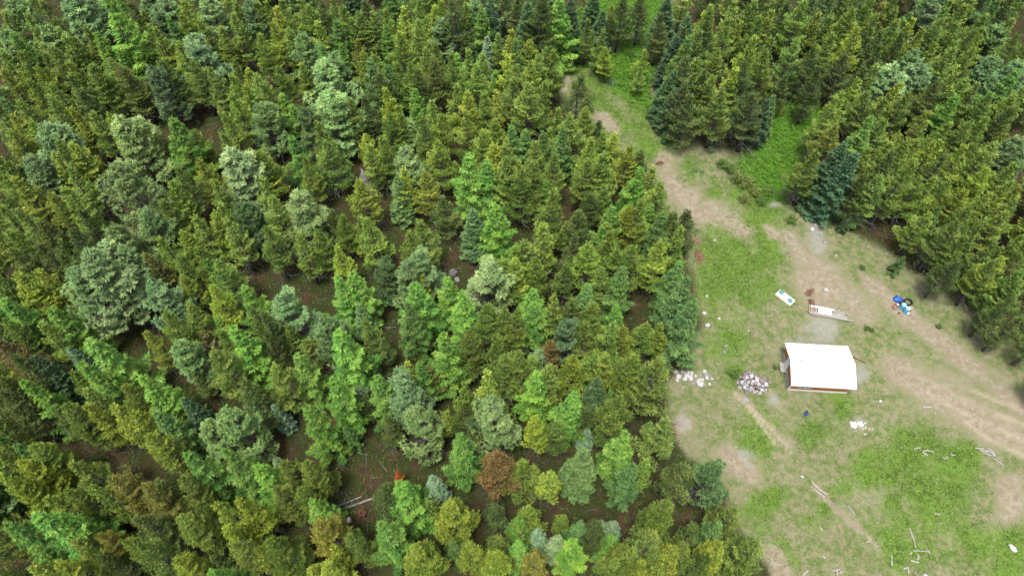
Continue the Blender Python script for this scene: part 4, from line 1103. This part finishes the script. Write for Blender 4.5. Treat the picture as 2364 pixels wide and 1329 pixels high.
# ------------------------------------------------------------------ stones
def stone_mesh(seed, mat, boxy=0.5, flat=0.7):
    rg = np.random.default_rng(seed)
    import bmesh
    bm = bmesh.new(); bmesh.ops.create_icosphere(bm, subdivisions=2 if boxy < 0.7 else 1, radius=1)
    ax = rg.uniform(0.75, 1.2, 3)
    for v in bm.verts:
        p = np.array(v.co); m = np.abs(p).max()
        p = p * (1 - boxy) + p / m * 0.8 * boxy
        p = p * (1 + (0.1 if flat > .3 else 0.22) * rg.normal()) * ax; p[2] *= flat
        v.co = p
    me = bpy.data.meshes.new('stone'); bm.to_mesh(me); bm.free(); me.materials.append(mat); return me
BLOCKS = []
for i in range(6):
    rg = np.random.default_rng(60 + i)
    m = MB(); a, b, c = rg.uniform(.8, 1.15), rg.uniform(.6, .95), rg.uniform(.5, .8)
    j = lambda: rg.normal() * 0.07
    vs = [(sx * a + j(), sy * b + j(), sz * c + j()) for sz in (-1, 1) for sx, sy in ((-1, -1), (1, -1), (1, 1), (-1, 1))]
    vs += [(0 + j(), 0 + j(), c * 1.06)]
    m.add(vs, [(0, 3, 2, 1), (4, 5, 8), (5, 6, 8), (6, 7, 8), (7, 4, 8), (0, 1, 5, 4), (1, 2, 6, 5), (2, 3, 7, 6), (3, 0, 4, 7)])
    for q in ('block', 'block_pale', 'block_brown'): BLOCKS.append(m.mesh('stone_block', M[q]))

def rubble():
    x, y, z = gpos(1736, 884)
    t = thing('stone_pile', 'heap of grey squared stone blocks in the grass beside the cabin', 'stone pile', (x, y, z))
    rg = np.random.default_rng(5)
    pts = []
    for layer, (nn, rr, zz) in enumerate(((44, 1.0, 0.1), (26, 0.72, 0.38), (12, 0.42, 0.62))):
        k = 0; tries = 0
        while k < nn and tries < 4000:
            tries += 1
            u, v = rg.uniform(-1, 1, 2)
            if u * u + v * v > 1: continue
            px, py = u * 1.75 * rr + v * 0.25 + rg.normal() * .2, v * 1.2 * rr - u * 0.42 + rg.normal() * .15
            if any((px - q[0]) ** 2 + (py - q[1]) ** 2 < 0.105 and abs(q[2] - zz) < 0.15 for q in pts): continue
            pts.append((px, py, zz)); k += 1
    m = MB(); m.lathe([(1.5, -.1), (1.25, .08), (.7, .3), (.1, .45)], 16); mo = link('soil', m.mesh('soil_mound', M['rotten'], True), t, (0, 0, 0), (0, 0, -.4)); mo.scale = (1.1, .7, .8)
    for (px, py, zz) in pts:
        o = link('stone', BLOCKS[int(rg.integers(18))], t, (px, py, zz + rg.normal() * 0.04), (rg.normal() * .35, rg.normal() * .35, rg.uniform(0, 6.28)))
        s = rg.uniform(0.11, 0.25); o.scale = (s, s, s)
rubble()
EXTRA_LAND.append(('the stone heap', 1736, 884))

def stone_thing(px, py, s, mat, look, seed, flat=.7, boxy=.4, nm='boulder', label=None):
    me = stone_mesh(seed, M[mat], boxy, flat)
    o = link(nm, me, None, gpos(px, py, s * flat * 0.35), (0, 0, seed * 1.3)); o.scale = (s, s, s)
    o['category'] = 'rock'; o['group'] = 'rocks lying about'
    if label: o['label'] = label
    else: TO_LABEL.append((o, look, px, py))
    return o
bl = stone_thing(1615, 884, 0.52, 'white_rock', '', 101, label='round white boulder with dark cracks, the biggest of the rocks by the broad pine')
m = MB(); m.tube([(-.3, -.2, .62), (-.1, .0, .73), (.05, .15, .72), (.2, .35, .6)], [.03, .07, .06, .03], 5); m.tube([(.0, .05, .73), (.15, -.1, .7), (.3, -.15, .62)], [.05, .05, .02], 5)
link('crack', m.mesh('crack', M['dark_rock']), bl)
EXTRA_LAND.append(('the round white boulder', 1615, 884))
zq = 260 / 2364
for i, (zx, zy, s, mt) in enumerate([(185,350,.3,'rock'),(240,440,.42,'white_rock'),(340,355,.36,'rock'),(415,420,.42,'white_rock'),(372,490,.34,'white_rock'),(490,475,.36,'white_rock'),(520,380,.28,'white_rock'),
        (600,430,.2,'white_rock'),(450,355,.17,'white_rock'),(295,420,.18,'rock'),(790,350,.32,'white_rock'),(825,410,.38,'rock'),(835,465,.3,'white_rock'),(690,480,.28,'rock'),(740,510,.22,'white_rock'),
        (550,580,.24,'rock'),(215,520,.22,'white_rock'),(940,490,.2,'white_rock'),(890,600,.18,'white_rock'),(465,430,.2,'white_rock')]):
    stone_thing(1540 + zx * zq, 820 + zy * zq, s, mt, 'jagged white rock' if mt == 'white_rock' else 'jagged grey rock', 110 + i, .6, .3, 'rock')
stone_thing(1723, 923, .42, 'rock', '', 140, .2, .8, 'stone_slab', 'flat pale grey stone slab lying below the stone heap')
stone_thing(1708, 894, .26, 'block', 'stray grey block', 141, .7, .9, 'rock', 'single grey block lying apart from the stone heap')
stone_thing(1046, 632, .75, 'dark_rock', '', 142, .7, .3, 'boulder', 'dark grey boulder on the forest floor near the pale fluffy pine')
stone_thing(1055, 645, .35, 'rock', 'grey forest rock', 143, .6, .3, 'rock', 'smaller grey rock beside the dark boulder on the forest floor')
stone_thing(805, 1200, .35, 'white_rock', '', 144, .6, .4, 'rock', 'whitish rock on the forest floor near the rotten stump')
for i, (px, py, s) in enumerate([(1302,139,.4),(1312,136,.45),(1322,142,.35),(1296,144,.3),(1310,146,.28)]):
    stone_thing(px, py, s, 'rock', 'grey rock at the track head', 150 + i, .6, .3, 'rock')
for i, (px, py, s, mt) in enumerate([(1626,722,.28,'white_rock'),(1634,750,.3,'white_rock'),(1660,735,.25,'white_rock'),(1632,683,.2,'white_rock'),(1676,798,.28,'rock'),(1672,812,.22,'rock'),(1907,669,.3,'white_rock'),(1650,556,.2,'white_rock'),(1728,763,.17,'white_rock'),
        (1882,520,.35,'rock'),(1875,530,.3,'white_rock'),(1895,545,.25,'rock'),(1865,505,.28,'rock'),(1905,560,.3,'rock'),(1930,590,.22,'rock'),(2033,926,.2,'white_rock'),(1852,1100,.18,'white_rock'),(2135,1330,.3,'white_rock'),(2335,1265,.4,'white_rock')]):
    stone_thing(px, py, s, mt, 'pale rock lying in the grass', 160 + i, .6, .3, 'rock')

# ------------------------------------------------------------------ loose boards, chunks, logs
zb = 564 / 1747
def gb(zx, zy): return 1800 + zx * zb, 900 + zy * zb
for i, (x0, y0, x1, y1) in enumerate([(958,420,1005,412),(1020,440,1055,430),(1055,435,1095,440),(1020,445,1055,468),(1225,468,1255,465),(1222,455,1232,470),(1393,415,1460,425),(1430,435,1500,445),(1445,450,1525,475),(1485,418,1525,450),
        (1470,430,1540,470),(1520,485,1600,545),(1500,450,1580,515),(225,655,270,700),(240,710,325,770),(270,705,340,750),(485,825,540,900),(1105,882,1145,890),(925,985,972,1130),(945,1148,1050,1155),(1050,1140,1070,1172),(925,1178,940,1160),
        (985,1175,985,1215),(930,1220,990,1235),(970,1215,995,1195),(797,1182,797,1258),(285,975,303,1005),(163,1325,205,1288),(375,1295,435,1278),(405,1290,412,1325),(425,1310,447,1293),(308,1185,322,1200),(612,1088,640,1080),(910,1265,918,1310),
        (1020,122,1085,125),(880,1280,905,1270),(1160,485,1185,492),(1190,478,1196,490)]):
    a = np.array(at(*gb(x0, y0))); b = np.array(at(*gb(x1, y1)))
    l = float(np.hypot(*(b - a))); c = (a + b) / 2
    w = 0.10 if l > 1.2 else 0.13
    lift = 0.05 if i in (9, 10, 12, 15, 24, 29) else 0.0
    o = link('board', plank_mesh(max(l, .35), w, .05, M['pale_wood'] if i % 4 else M['grey_wood'], 'board'), None, (c[0], c[1], gzf(*c) + .04 + lift), (0, 0, math.atan2(b[1] - a[1], b[0] - a[0])))
    o['category'] = 'board'; o['group'] = 'loose boards in the meadow'
    px, py = gb((x0 + x1) / 2, (y0 + y1) / 2)
    look = 'long bleached board' if l > 1.5 else 'short bleached board' if l > 0.8 else 'tiny bleached wood offcut'
    TO_LABEL.append((o, look, px, py))
for i, (zx, zy, s, lb) in enumerate([(528, 252, .42, 'large white plaster chunk in the meadow below the cabin'), (577, 243, .27, 'smaller rounded white plaster chunk beside the large one below the cabin'), (1675, 1140, .26, 'white chunk alone in the dark grass near the meadow corner')]):
    px, py = gb(zx, zy)
    stone_thing(px, py, s, 'plaster', '', 190 + i, .22, .15, 'plaster_chunk', lb)
for i in range(14):
    a = random.uniform(0, 6.28); r = random.uniform(3, 24)
    stone_thing(1994 + r * math.cos(a), 984 + r * 1.1 * math.sin(a), random.uniform(.07, .14), 'white_rock', 'little white fragment', 220 + i, .5, .3, 'rock')
EXTRA_LAND.append(('the white plaster chunks', *gb(550, 248)))
EXTRA_LAND.append(('the fan of boards by the track', *gb(1500, 460)))
EXTRA_LAND.append(('the long upright board', *gb(948, 1060)))

def log(p0, p1, r, mat, label, z0=.1, z1=.12, limbs=6, nm='fallen_log'):
    a = np.array(at(*p0)); b = np.array(at(*p1))
    rg = random.Random(int(p0[0]))
    A = np.array([a[0], a[1], gzf(*a) + z0]); B = np.array([b[0], b[1], gzf(*b) + z1])
    t = thing(nm, label, 'log', tuple(A))
    m = MB(); m.tube([tuple((B - A) * f + np.array([0, 0, .04 * math.sin(f * 9)])) for f in np.linspace(0, 1, 7)], [r * (1 - .55 * f) for f in np.linspace(0, 1, 7)], 8)
    link('trunk', m.mesh('log_trunk', M[mat], True), t)
    for i in range(limbs):
        f = rg.uniform(.35, .97); p = (B - A) * f
        q = MB(); d = Vector((rg.uniform(-1, 1), rg.uniform(-1, 1), rg.uniform(.1, .8))).normalized() * rg.uniform(.4, 1.2)
        q.tube([tuple(p), tuple(np.array(p) + np.array(d) * .5), tuple(np.array(p) + np.array(d) * 1.0 + np.array([0, 0, .1]))], [.03, .022, .01], 4)
        link('branch', q.mesh('log_branch', M['twig']), t)
log((862, 1150), (782, 1178), .14, 'log', 'grey fallen log lying on the forest floor beside the rotten stump', limbs=9)
log((835, 1146), (770, 1172), .09, 'log', 'thin fallen stem lying just above the grey fallen log', limbs=12)
log((1325, 585), (1372, 642), .09, 'log', 'thin dead stem slanting across a dark gap in the wood', .2, .5, 8)
log((880, 757), (915, 756), .07, 'log', 'thin stick on the brown forest floor beside the double bright larch', limbs=3)
log((2390, 410), (2290, 470), .1, 'log', 'dead grey stem fallen among the pines across the track', .2, .4, 12)
log((1477, 62), (1483, 44), .1, 'bark', 'short dark leaning stub among lush plants at the top of the track', .1, 1.5, 2)
log((1872, 345), (1884, 308), .04, 'bark', 'thin dark pole standing slanted in the lush green patch', .05, 1.6, 2)
log((1965, 822), (1998, 838), .1, 'rotten', 'dark beam half sunk in the grass at the back corner of the cabin', .03, .03, 0)
log((1680, 925), (1690, 931), .06, 'pale_wood', 'bleached stick lying beside the stone slab', limbs=1)

def stump():
    t = thing('stump', 'rotten reddish brown tree stump in a forest gap below the fallen log', 'stump', gpos(838, 1186))
    m = MB(); n = 16; rg = random.Random(2)
    prof = [(.62, -.1), (.5, .15), (.44, .5), (.4, .62), (.22, .6), (.16, .35), (.05, .3)]
    m.lathe(prof, n)
    m.v = [(x * (1 + .14 * math.sin(5 * math.atan2(y, x)) + rg.uniform(-.08, .08)), y * (1 + .14 * math.sin(5 * math.atan2(y, x)) + rg.uniform(-.08, .08)), z + rg.uniform(-.06, .06)) for x, y, z in m.v]
    link('stub', m.mesh('stub', M['rotten']), t)
    for i in range(5):
        a = i * 1.26 + .3; q = MB(); q.tube([(.4 * math.cos(a), .4 * math.sin(a), .12), (.75 * math.cos(a), .75 * math.sin(a), .04), (1.1 * math.cos(a + .2), 1.1 * math.sin(a + .2), -.05)], [.14, .09, .04], 6)
        link('root', q.mesh('stump_root', M['rotten']), t)
stump()
EXTRA_LAND.append(('the rotten stump', 838, 1182))

def brush(px, py, s, label, seed, mat='rust_needles'):
    rg = np.random.default_rng(seed)
    t = thing('brush_pile', label, 'brush pile', gpos(px, py), rg.uniform(0, 3))
    m = MB()
    for i in range(16):
        a = rg.normal() * .5; p = rg.normal(size=2) * .25 * s; l = s * rg.uniform(.5, 1.1)
        m.tube([(p[0] - l * math.cos(a), p[1] - l * math.sin(a), .04), (p[0], p[1], .12 + .15 * rg.random()), (p[0] + l * math.cos(a), p[1] + l * math.sin(a), .1)], [.03, .025, .01], 4)
    link('sticks', m.mesh('brush_sticks', M['red_wood']), t)
    n = 260; O = rg.normal(size=(n, 3)) * np.array([.55 * s, .3 * s, .06]) + np.array([0, 0, .16])
    V = blades(O, rg.normal(size=(n, 3)) + np.array([.6, 0, .2]), rg.uniform(.15, .3, n), rg.uniform(.04, .09, n), rg)
    link('needles', mesh_np('brush_needles', V.reshape(-1, 3), np.arange(n * 3).reshape(-1, 3), M[mat]), t)
brush(1613, 592, 1.1, 'pile of rust-coloured dead branches at the edge of the wood by the meadow', 1)
brush(1606, 558, .6, 'small heap of pale reddish sticks at the wood edge above the rusty branches', 4, 'red_wood')
brush(1868, 676, .55, 'small rust-coloured branch lying in bare earth near the slab with teal lids', 2)
brush(1521, 378, .5, 'rusty dead branch lying at the rim of the bare track', 3)
brush(1873, 700, .5, 'scatter of reddish scraps at the end of the lumber stack', 6)
brush(1802, 260, .6, 'reddish dead branch at the rim of the lush green patch', 7)

# ------------------------------------------------------------------ shrubs
def mat_tint(name, rough=.8):
    t = NT(name)
    c = t.n('Attribute', _attribute_name='tint').outputs['Color']
    d = t.n('BsdfPrincipled', Base__Color=c, Roughness=rough); d.inputs['Specular IOR Level'].default_value = .2
    tr = t.n('BsdfTranslucent', Color=c); mx = t.n('MixShader', Fac=.25)
    t.t.links.new(d.outputs[0], mx.inputs[1]); t.t.links.new(tr.outputs[0], mx.inputs[2])
    return t.out(mx.outputs[0])
M['tint'] = mat_tint('grass_blades')

def shrub_mesh(seed):
    rg = np.random.default_rng(seed)
    st = MB(); V = []; T = []
    for i in range(26):
        az = rg.uniform(0, 6.28); el = R(rg.uniform(35, 85)); L = rg.uniform(.7, 1.25)
        d = bvec(az, el); p1 = d * L
        st.tube([(0, 0, 0), tuple(p1 * .5), tuple(p1)], [.02, .014, .006], 3, False)
        n = 34
        s = rg.uniform(.3, 1, n)
        O = s[:, None] * p1 + rg.normal(size=(n, 3)) * .13
        V.append(blades(O, rg.normal(size=(n, 3)) + np.array([0, 0, .6]), rg.uniform(.1, .2, n), rg.uniform(.08, .13, n), rg)); T.append(np.repeat(np.clip(rg.normal(.5, .2) + rg.normal(size=n) * .1, 0, 1), 3))
    V = np.concatenate(V); T = np.concatenate(T)
    return st.mesh('stems', M['twig']), mesh_np('leaves', V.reshape(-1, 3), np.arange(len(V) * 3).reshape(-1, 3), M['needles'], False, {'tone': T})
SHR = [shrub_mesh(s) for s in (301, 302, 303)]
for i, (px, py, s, c) in enumerate([(1545,322,1.0,0),(1563,338,.8,0),(1685,398,1.4,0),(1700,420,1.5,1),(1722,430,1.5,1),(1740,450,1.4,1),(1665,385,1.2,0),(1718,468,1.2,1),(1755,470,1.1,0),(1825,512,1.0,0),(1620,400,.45,2),(1605,395,.5,2),(1775,448,1.2,0),
        (1301,170,.7,0),(2000,760,.6,0),(1790,850,.5,0),(2010,762,.5,0),(1693,867,1.1,0),(1990,620,.6,0),(1480,200,.9,0),(1455,130,1.0,0),(1500,120,1.1,0),(1410,195,.9,2),(2166,755,.6,0),(1640,350,.8,2),(1910,520,.7,0)]):
    t = link('shrub', None, None, gpos(px, py), (0, 0, i * 1.7)); t.scale = (s, s, s * .9)
    t['category'] = 'shrub'; t['group'] = 'shrubs along the track'
    st, lv = SHR[i % 3]
    link('stems', st, t); q = link('leaves', lv, t); q.color = [(.07, .125, .022, 1), (.105, .135, .03, 1), (.1, .16, .08, 1)][c]
    TO_LABEL.append((t, ['leafy green shrub', 'olive brown shrub', 'small grey-green shrub'][c], px, py))

label_all()

# ------------------------------------------------------------------ grass, herbs, chips, undergrowth
def scatter(name, n, xr, yr, accept, build):
    X = rng.uniform(*xr, n); Y = rng.uniform(*yr, n)
    px, py = proj(X, Y)
    ok = (px > -60) & (px < 2424) & (py > -80) & (py < 1420)
    X, Y = X[ok], Y[ok]
    m = ground_masks(X, Y)
    keep = accept(m, X, Y)
    X, Y = X[keep], Y[keep]; m = [a[keep] for a in m]
    V, Tn = build(X, Y, gz(X, Y), m)
    struct(link(name, mesh_np(name, V.reshape(-1, 3), np.arange(len(V) * 3).reshape(-1, 3), M['tint'], False, {'tint': Tn})), 'stuff')

def lerp(a, b, t): return np.asarray(a)[None] * (1 - t[:, None]) + np.asarray(b)[None] * t[:, None]

cab_x, cab_y = at(1890, 870)
def off_cabin(X, Y): return ~((np.abs(X - cab_x) < 3.9) & (np.abs(Y - cab_y) < 3.0))

def grass_build(X, Y, Z, m):
    k = 4; n = len(X)
    O = np.repeat(np.stack([X, Y, Z], -1), k, 0) + rng.normal(size=(n * k, 3)) * np.array([.14, .14, 0])
    D = rng.normal(size=(n * k, 3)) * .7; D[:, 2] = 1
    g = np.clip(np.maximum(m[2], m[1]) * 1.1 + rng.normal(size=n) * .18, 0, 1)
    L = np.repeat(.1 + .14 * g + .05 * rng.random(n), k) * rng.uniform(.6, 1.3, n * k)
    V = blades(O, D, L, np.full(n * k, .048) * rng.uniform(.6, 1.3, n * k), rng)
    c = lerp((.2, .2, .1), (.095, .165, .026), g) * rng.uniform(.7, 1.25, n)[:, None]
    c = np.where((rng.random(n) < .25)[:, None], c * np.array([.75, .95, .7]), c)
    return V, np.repeat(np.repeat(c * .72, k, 0), 3, 0)
def grass_ok(m, X, Y):
    d = np.clip(.34 + .7 * m[2] + .4 * m[1] - m[3] * .9 - m[4] * .9 - m[5], .015, 1) * (fbm(X, Y, 2.5, 91) * 1.7)
    return (m[0] < .55) & (rng.random(len(X)) < d) & off_cabin(X, Y)
scatter('grass', 240000, (5, 70), (8, 128), grass_ok, grass_build)

def herb_build(X, Y, Z, m):
    k = 7; n = len(X)
    h = rng.uniform(.12, .45, n)
    O = np.repeat(np.stack([X, Y, Z + h], -1), k, 0) + rng.normal(size=(n * k, 3)) * np.array([.16, .16, .08])
    D = rng.normal(size=(n * k, 3)); D[:, 2] *= .35
    V = blades(O, D, rng.uniform(.14, .28, n * k), rng.uniform(.1, .17, n * k), rng)
    c = lerp((.04, .11, .009), (.11, .23, .022), rng.random(n))
    return V, np.repeat(np.repeat(c, k, 0), 3, 0)
scatter('herbs', 42000, (5, 60), (40, 135), lambda m, X, Y: (m[1] > .45) & (fbm(X, Y, 2.0, 12) > .36), herb_build)

def chip_build(X, Y, Z, m):
    n = len(X)
    O = np.stack([X, Y, Z + .03], -1)
    D = rng.normal(size=(n, 3)); D[:, 2] *= .25
    V = blades(O, D, rng.uniform(.07, .26, n), rng.uniform(.05, .15, n), rng)
    c = np.where((rng.random(n) < .8)[:, None], np.array([.28, .27, .245]), np.array([.13, .08, .05])) * rng.uniform(.6, 1.15, n)[:, None]
    return V, np.repeat(c, 3, 0)
scatter('gravel', 40000, (5, 70), (8, 128), lambda m, X, Y: (m[0] < .4) & (rng.random(len(X)) < .16 + .5 * m[3] + .7 * m[4]) & (fbm(X, Y, 4, 33) > .36) & off_cabin(X, Y), chip_build)

def under_build(X, Y, Z, m):
    k = 6; n = len(X)
    h = rng.uniform(.03, .45, n)
    O = np.repeat(np.stack([X, Y, Z + h], -1), k, 0) + rng.normal(size=(n * k, 3)) * np.array([.2, .2, .06])
    D = rng.normal(size=(n * k, 3)); D[:, 2] *= .4
    V = blades(O, D, rng.uniform(.15, .4, n * k), rng.uniform(.05, .13, n * k), rng)
    g = (fbm(X, Y, 5, 71) > .42) & (rng.random(n) < .8)
    c = np.where(g[:, None], lerp((.03, .06, .01), (.085, .125, .025), rng.random(n)), lerp((.04, .032, .02), (.1, .07, .04), rng.random(n)))
    return V, np.repeat(np.repeat(c, k, 0), 3, 0)
scatter('undergrowth', 60000, (-105, 95), (4, 145), lambda m, X, Y: (m[0] > .5), under_build)

def twig_build(X, Y, Z, m):
    n = len(X)
    a = rng.uniform(0, 6.28, n); D = np.stack([np.cos(a), np.sin(a), rng.normal(size=n) * .08], -1)
    V = blades(np.stack([X, Y, Z + .05], -1), D, rng.uniform(.4, 2.2, n) ** 1.2, rng.uniform(.05, .1, n), rng)
    return V, np.repeat(np.array([.13, .122, .115]) * rng.uniform(.5, 1.3, n)[:, None], 3, 0)
scatter('twig_litter', 9000, (-105, 95), (4, 145), lambda m, X, Y: (m[0] > .45), twig_build)
